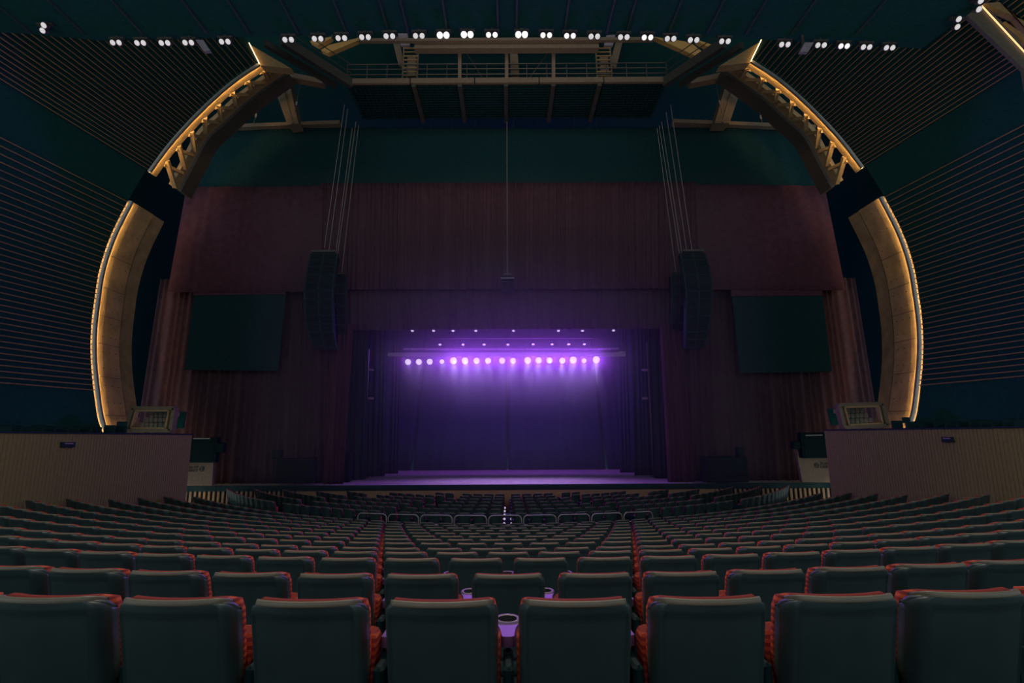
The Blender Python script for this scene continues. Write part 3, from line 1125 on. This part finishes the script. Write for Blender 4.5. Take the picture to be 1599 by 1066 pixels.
line_array('line_array', [(484, 528, 395), (478, 524, 420), (472, 519, 450), (471, 517, 480), (472, 515, 510), (478, 516, 538)], 12, 26.0, 'large curved black loudspeaker array hanging left of the stage opening', 'large loudspeaker arrays')
line_array('line_array', [(1061, 1102, 394), (1066, 1110, 420), (1072, 1115, 450), (1074, 1116, 480), (1076, 1114, 510), (1079, 1111, 537)], 12, 26.0, 'large curved black loudspeaker array hanging right of the stage opening', 'large loudspeaker arrays')
line_array('subwoofer_array', [(514, 542, 430), (512, 540, 450), (511, 538, 475), (512, 535, 497), (513, 531, 517)], 6, 27.0, 'shorter black loudspeaker column tucked beside the left large array', 'short loudspeaker columns')
line_array('subwoofer_array', [(1047, 1074, 427), (1049, 1076, 450), (1051, 1078, 475), (1053, 1078, 495), (1056, 1078, 510)], 6, 27.0, 'shorter black loudspeaker column tucked beside the right large array', 'short loudspeaker columns')
cl = line_array('centre_speaker', [(783, 802, 431), (783, 802, 438), (783.5, 801.5, 447)], 2, 26.6, 'small black loudspeaker hanging on one wire at the centre', 'centre loudspeaker')
part(MB().bar(U(782, 434, 26.5) - Vector(cl.location), U(803, 434, 26.5) - Vector(cl.location), .05, .05), 'bracket', PALESTEEL, cl)
for a_, b_, Y, lab in (
    ((538, 163), (506.5, 384), 26.2, 'left array wire, outermost'), ((543, 170), (513, 393), 26.2, 'left array wire, second'), ((550, 200), (524, 394), 26.2, 'left array wire, third'),
    ((556, 190), (527, 394), 26.2, 'left array wire, fourth'), ((560, 195), (533, 428), 27.2, 'left column wire, innermost'),
    ((1047, 163), (1081, 390), 26.2, 'right array wire, outermost'), ((1040, 175), (1073, 392), 26.2, 'right array wire, second'), ((1033, 190), (1065, 393), 26.2, 'right array wire, third'),
    ((1029, 196), (1061, 393), 26.2, 'right array wire, fourth'), ((1026, 200), (1056, 426), 27.2, 'right column wire, innermost'), ((791.5, 190), (792, 432), 26.7, 'lone centre wire')):
    mb = MB().tube([U(*a_, Y + .2), U(b_[0], b_[1] + 3, Y + .2)], .014, 5)
    tag(mb.build('hanging_wire', PALESTEEL), 'thin steel hanging wire, ' + lab + ' of the loudspeaker rigging', 'wire', 'loudspeaker wires')


# black gear on the stage apron
def gear(name, quad, Y, lab, group=None, depth=.8, kind='speaker'):
    (x0, y0), (x1, y1) = quad
    a, b = U(x0, y0, Y), U(x1, y1, Y)
    c = ((a.x + b.x) / 2, Y + depth / 2, (a.z + b.z) / 2)
    sz = (b.x - a.x, depth, a.z - b.z)
    o = tag(MB().bbox(c, sz, .03).build(name, mat('matt_black', (.006, .02, .024), .9, spec=.1)), lab, kind, group)
    m_ = MB().bbox((c[0], Y - .01, c[2]), (sz[0] * .86, .03, sz[2] * .84), .012)
    part(m_, 'grille', mat('black_grille', (.006, .018, .021), .9, spec=.1), o)
    return o


gear('stage_speaker', ((432, 716), (485, 754)), 27.15, 'wide black stage speaker by the left wing curtain foot', 'wide stage speakers')
gear('stage_speaker', ((1101, 713), (1170, 752)), 27.15, 'wide black stage speaker by the right wing curtain foot', 'wide stage speakers')
gear('monitor_speaker', ((424, 702), (437, 716)), 27.25, 'small black monitor on the left wide stage speaker', 'small monitors', .4)
gear('monitor_speaker', ((1152, 698), (1163, 713.5)), 27.25, 'small black monitor on the right wide stage speaker', 'small monitors', .4)
gear('floor_wedge', ((478, 741), (490, 754)), 27.1, 'low black floor wedge beside the left wide stage speaker', 'floor wedges', .3)
gear('floor_wedge', ((1098, 738), (1108, 752)), 27.1, 'low black floor wedge beside the right wide stage speaker', 'floor wedges', .3)
gear('flight_case', ((537, 707), (545, 753)), 28.9, 'tall narrow black case just inside the left curtain leg', None, .5, 'case')

# ================================================================== SIDE BOXES
for s in (-1, 1):
    sd = side_name(s)
    far = U(300 if s < 0 else 1287, 679 if s < 0 else 672.5, 20.3)
    farb = Vector((far.x, far.y, 0.2))
    near = U(-60 if s < 0 else 1660, 675.5 if s < 0 else 667, 11.8)
    d = (near - far)
    L = math.hypot(d.x, d.y)
    # ribbed parapet, built along its own x axis
    pw = empty('balcony_wall', (far.x, far.y, 0))
    ang = math.atan2(d.y, d.x)
    pw.rotation_euler = (0, 0, ang)
    tag(pw, f'ribbed beige balcony wall beside the seats on the {sd}', 'wall', kind='structure')
    thick_side = 1 if s > 0 else -1
    th = .25 * (1 if s < 0 else -1)
    mb = MB()
    z0, z1 = far.z, near.z
    y0, y1 = (0, -.25) if s < 0 else (0, .25)
    mb.hexa([(0, y0, .1), (L, y0, .1), (L, y1, .1), (0, y1, .1), (0, y0, z0), (L, y0, z1), (L, y1, z1), (0, y1, z0)])
    nr = int(L / .11)
    fy = .012 if s < 0 else -.012
    for k in range(nr):
        x = (k + .5) * L / nr
        zz = z0 + (z1 - z0) * x / L
        mb.box((x, fy * .5, zz / 2 + .05), (.07, abs(fy), zz - .12))
    part(mb, 'ribbed_face', BEIGEPLAIN, pw)
    mb = MB()
    yc = (y0 + y1) / 2
    mb.hexa([(-.02, yc - .15, z0), (L, yc - .15, z1), (L, yc + .15, z1), (-.02, yc + .15, z0), (-.02, yc - .15, z0 + .05), (L, yc - .15, z1 + .05), (L, yc + .15, z1 + .05), (-.02, yc + .15, z0 + .05)])
    part(mb, 'coping', BLACK, pw)
    # the small vent in the wall
    q = [(93, 690), (115, 690), (113, 698), (92, 698)] if s < 0 else [(1473, 682), (1490, 682), (1493, 690), (1474, 690)]
    # intersect with the wall plane
    nrm = Vector((-d.y, d.x, 0)).normalized()

    def on_wall(px, py):
        r = ray(px, py)
        o = Vector((0, 0, EYE))
        return o + r * ((far - o).dot(nrm) / r.dot(nrm))
    a = [on_wall(*p) for p in q]
    c = Vector((0, 0, EYE))
    tow = (c - a[0])
    tow.z = 0
    nn = nrm if nrm.dot(tow) > 0 else -nrm
    mb = MB()
    mb.loft([[p + nn * .02 for p in a], [p + nn * .07 for p in a]])
    vt = tag(mb.build('wall_vent', BLACK), f'small black step light in the {sd} balcony wall', 'light', 'step lights')
    m0, m1 = a[0].lerp(a[1], .2).lerp(a[3].lerp(a[2], .2), .3), a[0].lerp(a[1], .8).lerp(a[3].lerp(a[2], .8), .3)
    part(MB().bar(m0 + nn * .08, m1 + nn * .08, .02, .03), 'louvre', PALESTEEL, vt)
    # floor of the box behind the wall, and its low dark seats
    mb = MB()
    bx = far.x + s * 4.2
    mb.box((far.x + s * 3.9, 14.0, 2.6), (7.0, 11, .2))
    struct(mb.build('balcony_floor_' + sd, CARPET))
    xs = [8, 24, 42, 60, 78, 98, 116, 135, 150, 172, 190] if s < 0 else [1400, 1424, 1448, 1466, 1484, 1502, 1522, 1540, 1558, 1576, 1594]
    for i, px in enumerate(xs):
        top = (664 + (i % 3) * 1.5) if s < 0 else (657 + (i % 3) * 1.5 - i * .35)
        Yb = 15.5 + i * .45 if s < 0 else 20.0 - i * .45
        c = U(px, top, Yb)
        ch = empty('box_chair', (c.x, c.y, c.z - .92))
        tag(ch, f'low dark chair back just showing over the {sd} balcony wall, {ORD[i + 1]} from the left', 'chair', f'chairs behind the {sd} balcony wall')
        part(MB().bbox((0, 0, .68), (.44, .07, .5), .03), 'backrest', BLACK, ch)
        part(MB().bbox((0, .25, .42), (.46, .46, .1), .03), 'seat', BLACK, ch)
        for sx in (-.19, .19):
            for sy in (.06, .44):
                part(MB().bar((sx, sy, 0), (sx, sy, .38), .03, .03), 'leg', STEEL, ch)
    # framed window box with small seats behind it, at the foot of the ring
    bq = [(207, 637), (272, 637), (266, 672), (196, 672)] if s < 0 else [(1310, 632), (1378, 630), (1386, 664), (1319, 667)]
    Y = 23.2
    a = [U(x, y, Y) for x, y in bq]
    fb = empty('window_box', tuple(a[3]))
    tag(fb, f'framed opening showing little seats at the foot of the {sd} ring beam', 'box', 'framed seat openings')
    o0 = a[3]
    a = [p - o0 for p in a]
    fwd = Vector((0, .5, 0))
    mb = MB()
    for i, j in ((0, 1), (1, 2), (3, 2), (0, 3)):
        mb.bar(a[i] + fwd * .2, a[j] + fwd * .2, .3, .16)
    part(mb, 'outer_frame', BROWNSTEEL, fb)
    ctr = (a[0] + a[1] + a[2] + a[3]) / 4
    inn = [ctr + (p - ctr) * .78 for p in a]
    mb = MB()
    for i, j in ((0, 1), (1, 2), (3, 2), (0, 3)):
        mb.bar(inn[i] + fwd * .1, inn[j] + fwd * .1, .2, .07)
    part(mb, 'inner_frame', TRUSSPAINT, fb)
    mb = MB()
    b_ = [p + Vector((0, 1.2, 0)) for p in inn]
    mb.loft([b_, [p + Vector((0, .1, 0)) for p in b_]])
    part(mb, 'back_panel', DARKWALL, fb)
    for r_ in range(3):
        for c_ in range(7):
            u, v = (c_ + .6) / 7.4, (r_ + .62) / 3.3
            p = inn[0].lerp(inn[1], u).lerp(inn[3].lerp(inn[2], u), v) + Vector((0, .9 - r_ * .22, 0))
            part(MB().bbox(tuple(p), (.155, .08, .2), .02), 'little_seat', mat('grey_upholstery', (.30, .26, .21), .9), fb)
    # a small black monitor on a stand by the ring foot
    mq = ((183, 658), (197.5, 668)) if s < 0 else ((1408, 651), (1421, 660))
    a0, a1 = U(*mq[0], 22.6), U(*mq[1], 22.6)
    mon = empty('monitor', ((a0.x + a1.x) / 2, 22.6, 2.72))
    tag(mon, f'small black monitor in front of the glowing {sd} ring foot', 'monitor', 'small box monitors')
    zc = (a0.z + a1.z) / 2 - 2.72
    part(MB().bbox((0, 0, zc), (abs(a1.x - a0.x), .06, a0.z - a1.z), .015), 'screen', BLACK, mon)
    part(MB().bar((0, .03, 0), (0, .03, zc), .05, .05), 'stand', STEEL, mon)
    # ---- beige sign panel beyond the end of the wall, black cabinet above it
    pq = [(282, 721), (334, 707), (331, 758), (278, 758)] if s < 0 else [(1243, 701), (1300, 716), (1312, 753), (1253, 753)]
    Y = 25.6
    a = [U(x, y, Y) for x, y in pq]
    mb = MB()
    b_ = [p + Vector((0, .2, 0)) for p in a]
    mb.loft([a, b_])
    sg = tag(mb.build('sign_panel', mat('brown_sign_board', (.19, .135, .095), .7)), f'beige sign panel with a round arrow beyond the {sd} balcony wall', 'sign', 'sign panels')
    cc = U(315, 732, Y - .03) if s < 0 else U(1275.5, 726.5, Y - .03)
    mb = MB()
    N = 24
    R0, R1 = .12, .088
    for k in range(N):
        t0_, t1_ = 2 * PI * k / N, 2 * PI * (k + 1) / N
        pts = []
        for yy in (0.0, .02):
            for r_, t_ in ((R0, t0_), (R0, t1_), (R1, t1_), (R1, t0_)):
                pts.append(cc + Vector((r_ * math.cos(t_), yy, r_ * math.sin(t_))))
        mb.hexa(pts)
    e = 1 if s < 0 else -1
    mb.bar(cc + Vector((-.06, 0.01, 0)), cc + Vector((.06, .01, 0)), .02, .022)
    mb.bar(cc + Vector((e * .06, .01, 0)), cc + Vector((e * .01, .01, .05)), .02, .022)
    mb.bar(cc + Vector((e * .06, .01, 0)), cc + Vector((e * .01, .01, -.05)), .02, .022)
    part(mb, 'arrow_mark', INK, sg)
    for k, line in enumerate(('ZONA VIP', 'PONIENTE') if s < 0 else ('ZONA VIP', 'ORIENTE')):
        cu = bpy.data.curves.new('lettering', 'FONT')
        cu.body = line
        cu.size = .17
        cu.extrude = .006
        cu.align_x = 'RIGHT' if s < 0 else 'LEFT'
        tmp = bpy.data.objects.new('tmp', cu)
        me = bpy.data.meshes.new_from_object(tmp)
        bpy.data.objects.remove(tmp)
        me.materials.clear()
        me.materials.append(INK)
        to = bpy.data.objects.new('lettering', me)
        COL.objects.link(to)
        to.rotation_euler = (PI / 2, 0, 0)
        to.location = cc + Vector((-.17 if s < 0 else .17, 0, .03 - .16 * k))
        to.parent = sg
    gq = ((292, 683), (336, 722)) if s < 0 else ((1250, 675), (1300, 715))
    cab = gear('black_cabinet', gq, 25.2, f'black cabinet above the sign panel beyond the {sd} balcony wall', 'black side cabinets', .35, 'cabinet')
    aa, bb = (U(302, 684.5, 25.15), U(328, 684.5, 25.15)) if s < 0 else (U(1258, 679.5, 25.15), U(1284, 679, 25.15))
    part(MB().bar(aa, bb, .04, .05), 'trim_strip', PALESTEEL, cab)
    gq = ((335, 691), (348, 707)) if s < 0 else ((1238, 688), (1251, 701))
    gear('small_cabinet', gq, 25.25, f'small black box at the side of the {sd} black cabinet', 'small side boxes', .3, 'box')

# ================================================================== CROSS-AISLE RAIL
for i in range(9):
    RR = YC - 17.3
    a = (i - 4) * 1.125 / RR
    c = Vector((RR * math.sin(a) - .09, YC - RR * math.cos(a), .2))
    rl = empty('aisle_rail', tuple(c), a)
    tag(rl, f'tubular steel rail hoop along the cross aisle, {ORD[i + 1]} from the left', 'rail', 'cross aisle rail hoops')
    hw, H, r_ = .53, 1.06, .14
    pts = [(-hw, 0, 0), (-hw, 0, H - r_)]
    for k in range(1, 6):
        t = PI / 2 * k / 5
        pts.append((-hw + r_ - r_ * math.cos(t), 0, H - r_ + r_ * math.sin(t)))
    for k in range(0, 6):
        t = PI / 2 * k / 5
        pts.append((hw - r_ + r_ * math.sin(t), 0, H - r_ + r_ * math.cos(t)))
    pts.append((hw, 0, 0))
    part(MB().tube(pts, .019, 8), 'hoop', RAILSTEEL, rl, smooth=True)
    part(MB().tube([(-hw, 0, H - .29), (hw, 0, H - .29)], .016, 8), 'cross_bar', RAILSTEEL, rl, smooth=True)
    part(MB().box((0, .01, (H - .3) / 2), (2 * hw - .06, .015, H - .36)), 'infill_panel', BLACK, rl)


# ================================================================== SEATS
def back_shape(u, v):
    """point on the rear face of the back: u -1..1 across, v 0..1 up (local x, y, z), and the panel's thickness"""
    hw = .218 + .010 * v
    z = .36 + (BACKTOP - .36) * v
    a = abs(u)
    x = hw * (a * 1.09 if a < .8 else .872 + .128 * math.sin((a - .8) / .2 * PI / 2)) * (1 if u > 0 else -1)
    y = .13 - .13 * v - .0 * v
    bulge = .045 * (1 - abs(u) ** 2.2)
    y = y - bulge
    if a > .8:                                     # side flanges fold forward
        t = (a - .8) / .2
        y += .075 * (1 - math.cos(t * PI / 2))
        z -= .03 * t * t * v
    return x, y, z


def make_shell(nx, zs, name, m, parent, groove=True):
    """curved outer shell of the backrest: rear face, rounded top, front face"""
    mb = MB()
    us = [-1 + 2 * i / nx for i in range(nx + 1)]
    if nx > 10:
        q = [.2, .4, .6, .74, .79, .81, .84, .87, .90, .94, .97, 1.0]
        us = [-a for a in q[::-1]] + [0] + q
        nx = len(us) - 1
    rows_r, rows_f = [], []
    for v in zs:
        rr, ff = [], []
        for u in us:
            # rounded upper corners
            ins = 0.0
            if v > .93:
                t = (v - .93) / .07
                ins = .022 * (1 - math.sqrt(max(0, 1 - t * t)))
            x, y, z = back_shape(u, v)
            x *= (1 - ins / .24)
            zg = .20 + .045 * (1 - u * u) * -1
            if groove and abs(v - zg) < .013 and abs(u) < .93:
                y += .012
            panel = .006 if (abs(u) < .795 and .24 < v < .93) else 0.0
            rr.append((x, y + panel, z))
            tk = .040 if v < .97 else .024
            ff.append((x, y + tk, z))
        rows_r.append(rr)
        rows_f.append(ff)
    # rounded top
    cap = []
    top_r, top_f = rows_r[-1], rows_f[-1]
    for k in range(1, 4):
        t = PI * k / 4
        cap.append([(r[0], r[1] + (f[1] - r[1]) * (1 - math.cos(t)) / 2, r[2] + .014 * math.sin(t)) for r, f in zip(top_r, top_f)])
    tm = MB()  # strip for the painted highlight along the top edge
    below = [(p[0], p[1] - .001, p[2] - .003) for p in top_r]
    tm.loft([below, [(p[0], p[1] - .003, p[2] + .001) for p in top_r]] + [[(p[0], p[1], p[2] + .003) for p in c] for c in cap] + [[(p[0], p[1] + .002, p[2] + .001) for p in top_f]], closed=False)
    seq = rows_r + cap + rows_f[::-1]
    mb.loft(seq, closed=False)
    n = nx + 1
    K = len(seq)
    fs = []
    nv = len(zs)
    for i in range(nv - 1):
        j = K - 1 - i
        for col in (0, nx):
            q = (i * n + col, (i + 1) * n + col, (j - 1) * n + col, j * n + col)
            fs.append(q if col == 0 else q[::-1])
    for k in range(nx):
        fs.append((k + 1, k, (K - 1) * n + k, (K - 1) * n + k + 1))
    mb.f += fs
    return part(mb, name, m, parent, smooth=True), part(tm, 'edge_highlight', TOPGLINT, parent, smooth=True)


def make_pad(nx, nz, name, m, parent):
    """upholstered front pad of the backrest, showing past the shell's edges"""
    mb = MB()
    seq_r, seq_f = [], []
    for j in range(nz + 1):
        v = .10 + .910 * j / nz
        r, f = [], []
        for i in range(nx + 1):
            u = -1 + 2 * i / nx
            x, y, z = back_shape(u, min(v, 1.0))
            z += max(0, v - 1.0) * (BACKTOP - .36)
            ins = .03 * (1 - math.sqrt(max(0, 1 - ((v - .92) / .105) ** 2))) if v > .92 else 0
            x *= .985 - ins / .24
            y += .044
            r.append((x, y, z))
            e = min(1.0, (1 - abs(u)) * 5, (1.012 - v) * 9)
            f.append((x, y + .03 + .05 * max(0, e) ** .5, z))
        seq_r.append(r)
        seq_f.append(f)
    seq = seq_r + seq_f[::-1]
    mb.loft(seq, closed=False)
    n = nx + 1
    K = len(seq)
    for i in range(nz):
        j = K - 1 - i
        for col in (0, nx):
            q = (i * n + col, (i + 1) * n + col, (j - 1) * n + col, j * n + col)
            mb.f.append(q if col == 0 else q[::-1])
    for k in range(nx):
        mb.f.append((k + 1, k, (K - 1) * n + k, (K - 1) * n + k + 1))
    return part(mb, name, m, parent, smooth=True)


ARM_Z = .70


def make_arm(parent, x=-SEATSP / 2):
    """slim arm that widens into a cup ring at its front"""
    mb = MB()
    prof_ = [(.285, .012), (.29, .022), (.30, .028), (.36, .031), (.44, .038), (.50, .050), (.53, .060)]
    L = [(x - w_, y) for y, w_ in prof_]
    Rr = [(x + w_, y) for y, w_ in prof_]
    cx, cy, ro, ri = x, .575, .064, .047
    rings = []
    for z in (ARM_Z - .045, ARM_Z):
        rings.append([(a[0], a[1], z + .11 * (.53 - a[1])) for a in L] + [(a[0], a[1], z + .11 * (.53 - a[1])) for a in Rr[::-1]])
    n = len(prof_)
    vs = rings[0] + rings[1]
    m = len(rings[0])
    fs = [(k, (k + 1) % m, m + (k + 1) % m, m + k) for k in range(m)]
    for k in range(n - 1):
        a, b = k, m - 1 - k
        fs.append((m + k, m + k + 1, m + m - 2 - k, m + m - 1 - k))
        fs.append((k, m - 1 - k, m - 2 - k, k + 1))
    mb.add(vs, fs)
    arm = part(mb, 'armrest', ARM, parent)
    mb = MB()
    N = 20
    prof2 = [(ri, -.09), (ro - .006, -.09), (ro, -.02), (ro + .004, .004), (ro - .006, .010), (ri, .006)]
    rg = [[(cx + r * math.cos(2 * PI * k / N), cy + r * math.sin(2 * PI * k / N), ARM_Z + z) for k in range(N)] for r, z in prof2]
    mb.loft(rg, cap=False)
    part(mb, 'cup_ring', ARM, arm, smooth=True)
    mb = MB()
    rg = [[(cx + r * math.cos(2 * PI * k / N), cy + r * math.sin(2 * PI * k / N), ARM_Z + z) for k in range(N)] for r, z in ((ri + .001, .005), (ri - .004, -.07), (.001, -.075))]
    mb.loft(rg, cap=False)
    part(mb, 'cup_liner', mat('cup_liner', (.012, .014, .015), .6), arm, smooth=True)
    return arm


def make_seat():
    root = empty('theatre_seat')
    zs = [0, .06, .12, .148, .152, .165, .19, .20, .21, .225, .25, .30, .4, .5, .6, .7, .8, .88, .91, .94, .96, .975, .985, .993, 1.0]
    make_shell(20, zs, 'back_shell', SHELL, root)
    make_pad(12, 12, 'back_pad', UPH, root)
    # seat folded up against the back
    mb = MB()
    rings = []
    for t, (y, z) in enumerate(((.17, .42), (.19, .40), (.30, .46), (.36, .74), (.33, .76), (.26, .75))):
        pass
    mb = MB()
    cushion = [(.165, .44), (.16, .405), (.22, .40), (.275, .43), (.335, .70), (.33, .74), (.30, .765), (.245, .75), (.225, .72)]
    rings = []
    for x, ins in ((-.232, .03), (-.222, .008), (-.20, 0), (.20, 0), (.222, .008), (.232, .03)):
        cy = sum(p[0] for p in cushion) / 9
        cz = sum(p[1] for p in cushion) / 9
        k = 1 - ins * 3.0
        rings.append([(x, cy + (y - cy) * k, cz + (z - cz) * k) for y, z in cushion])
    mb.loft(rings)
    part(mb, 'seat_cushion', UPH, root, smooth=False)
    make_arm(root)
    # pedestal under the arm
    mb = MB()
    x = -SEATSP / 2
    mb.bbox((x, .25, .33), (.045, .22, .66), .012)
    mb.bbox((x, .25, .012), (.09, .34, .024), .008)
    part(mb, 'pedestal', BLACK, root)
    return root


proto = make_seat()


def label_for(n, k, half):
    """n: row from the camera; k: signed place from the centre line"""
    row = f'{ORD[n + 1]} row from the picture bottom'
    if k == 0:
        return f'dark theatre seat, {row}, exactly on the centre line'
    return f'dark theatre seat, {row}, {ORD[abs(k)]} {"left" if k < 0 else "right"} of centre'


def visible(p):
    v = CAMROT.inverted() @ (Vector(p) - Vector((0, 0, EYE)))
    if v.z > -.3:
        return None
    return (CX + v.x / -v.z * F, 533 - v.y / -v.z * F, -v.z)


all_seats = []     # (apparent size, x, y, z, angle, label or None)
for n in range(-1, 13):
    Y = 2.17 + ROWPITCH * n
    R = YC - Y
    h = HS[n] if n >= 0 else .53
    half = (n % 2 == 0)
    K = 45
    for k in range(-K, K + 1):
        if half:
            if k == 0:
                continue
            s_ = (abs(k) - .5) * SEATSP * (1 if k > 0 else -1)
        else:
            s_ = k * SEATSP
        a = s_ / R
        if abs(a) > 1.3:
            continue
        x, y = R * math.sin(a), YC - R * math.cos(a)
        # stay inside the side walls
        lim = 12.15
        if abs(x) > lim:
            continue
        z = EYE - h - BACKTOP + lift(x)
        v = visible((x, y, z + .85))
        if v is None or not (-150 < v[0] < 1750):
            continue
        if n == -1 and abs(x) > 1.7:
            continue
        inview = -40 < v[0] < 1640
        all_seats.append((1 / v[2] if inview else 0, x, y, z, a, n, k, half))
all_seats.sort(key=lambda t: -t[0])
near, rest = all_seats[:300], all_seats[300:]
first = True
for _, x, y, z, a, n, k, half in near:
    if first:
        o = proto
        first = False
    else:
        o = copy_tree(proto)
    o.location = (x, y, z)
    o.rotation_euler = (0, 0, a)
    if n >= 0:
        tag(o, label_for(n, k, half), 'seat', 'theatre seats in the main block')
    else:
        tag(o, f'theatre seat cut off by the bottom edge, {"on centre" if k == 0 else ORD[abs(k)] + (" left" if k < 0 else " right") + " of centre"}', 'seat', 'theatre seats in the main block')

# the smaller, farther seats: one body of seating
def far_seat_template():
    e = empty('template')
    s_, t_ = make_shell(6, [0, .5, .9, .97, 1.0], 'x', SHELL, e, groove=False)
    p_ = make_pad(4, 3, 'x', UPH, e)
    sh = ([v.co.copy() for v in s_.data.vertices], [tuple(f.vertices) for f in s_.data.polygons])
    pd = ([v.co.copy() for v in p_.data.vertices], [tuple(f.vertices) for f in p_.data.polygons])
    tr = ([v.co.copy() for v in t_.data.vertices], [tuple(f.vertices) for f in t_.data.polygons])
    for o in (s_, t_, p_, e):
        bpy.data.objects.remove(o)
    return sh, pd, tr


sh, pd, tr_ = far_seat_template()
lower = []
for m in range(7):
    Y = 18.4 + 1.165 * m
    R = YC - Y
    zt = 1.16 - .025 * m
    amax = min(math.asin(min(.99, 14.2 / R)), math.acos(min(1, 8.3 / R)))
    # blocks between radial aisles
    for b0, b1 in ((-1.2, -.62), (-.60, -.285), (-.265, -.012), (.012, .265), (.285, .60), (.62, 1.2)):
        lo_, hi_ = max(b0, -amax), min(b1, amax)
        if hi_ - lo_ < .05:
            continue
        cnt = int((hi_ - lo_) * R / SEATSP)
        for k in range(cnt):
            mid = (lo_ + hi_) / 2
            if b1 < 0:
                a = hi_ - (k + .5) * SEATSP / R
            else:
                a = lo_ + (k + .5) * SEATSP / R
            x, y = R * math.sin(a), YC - R * math.cos(a)
            if y > 26.2:
                continue
            lower.append((x, y, zt - BACKTOP + .0006 * x * x, a))
mbs, mbp, mba, mbd = MB(), MB(), MB(), MB()
for x, y, z, a in [(t[1], t[2], t[3], t[4]) for t in rest] + lower:
    T = Matrix.Translation((x, y, z)) @ Matrix.Rotation(a, 4, 'Z')
    mbs.add([T @ v for v in sh[0]], sh[1])
    mbp.add([T @ v for v in pd[0]], pd[1])
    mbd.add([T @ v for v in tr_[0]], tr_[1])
    q = T @ Vector((-SEATSP / 2, .3, .35))
    mba.box(tuple(q), (.05, .4, .70), a)
    q = T @ Vector((0, .22, .55))
    mbp.box(tuple(q), (.44, .14, .34), a)
fs_ = mbs.build('far_seats', SHELL, smooth=True)
tag(fs_, 'mass of small dark theatre seats filling the far rows down to the stage', 'seating', kind='stuff')
part(mbp, 'upholstery', UPH, fs_, smooth=True)
part(mba, 'armrests', BLACK, fs_)
part(mbd, 'edge_highlight', TOPGLINT, fs_, smooth=True)
# aisle lights down the middle aisle of the lower block
for m in range(6):
    Y = 19.0 + 1.165 * m
    for sx in (-.14, .14):
        c = (sx, Y, .55 - .02 * m)
        o = tag(MB().lathe([(.03, -.02), (.05, 0), (.05, .02), (.03, .035)], c, (0, -1, .2), 10).build('aisle_light', DOTLIGHT), f'tiny white aisle light, {ORD[m + 1]} from the rail, {"left" if sx < 0 else "right"} of the middle aisle', 'light', 'middle aisle lights')
        part(MB().bar((c[0], c[1] + .02, c[2]), (c[0], c[1] + .02, .05), .03, .03), 'post', STEEL, o)
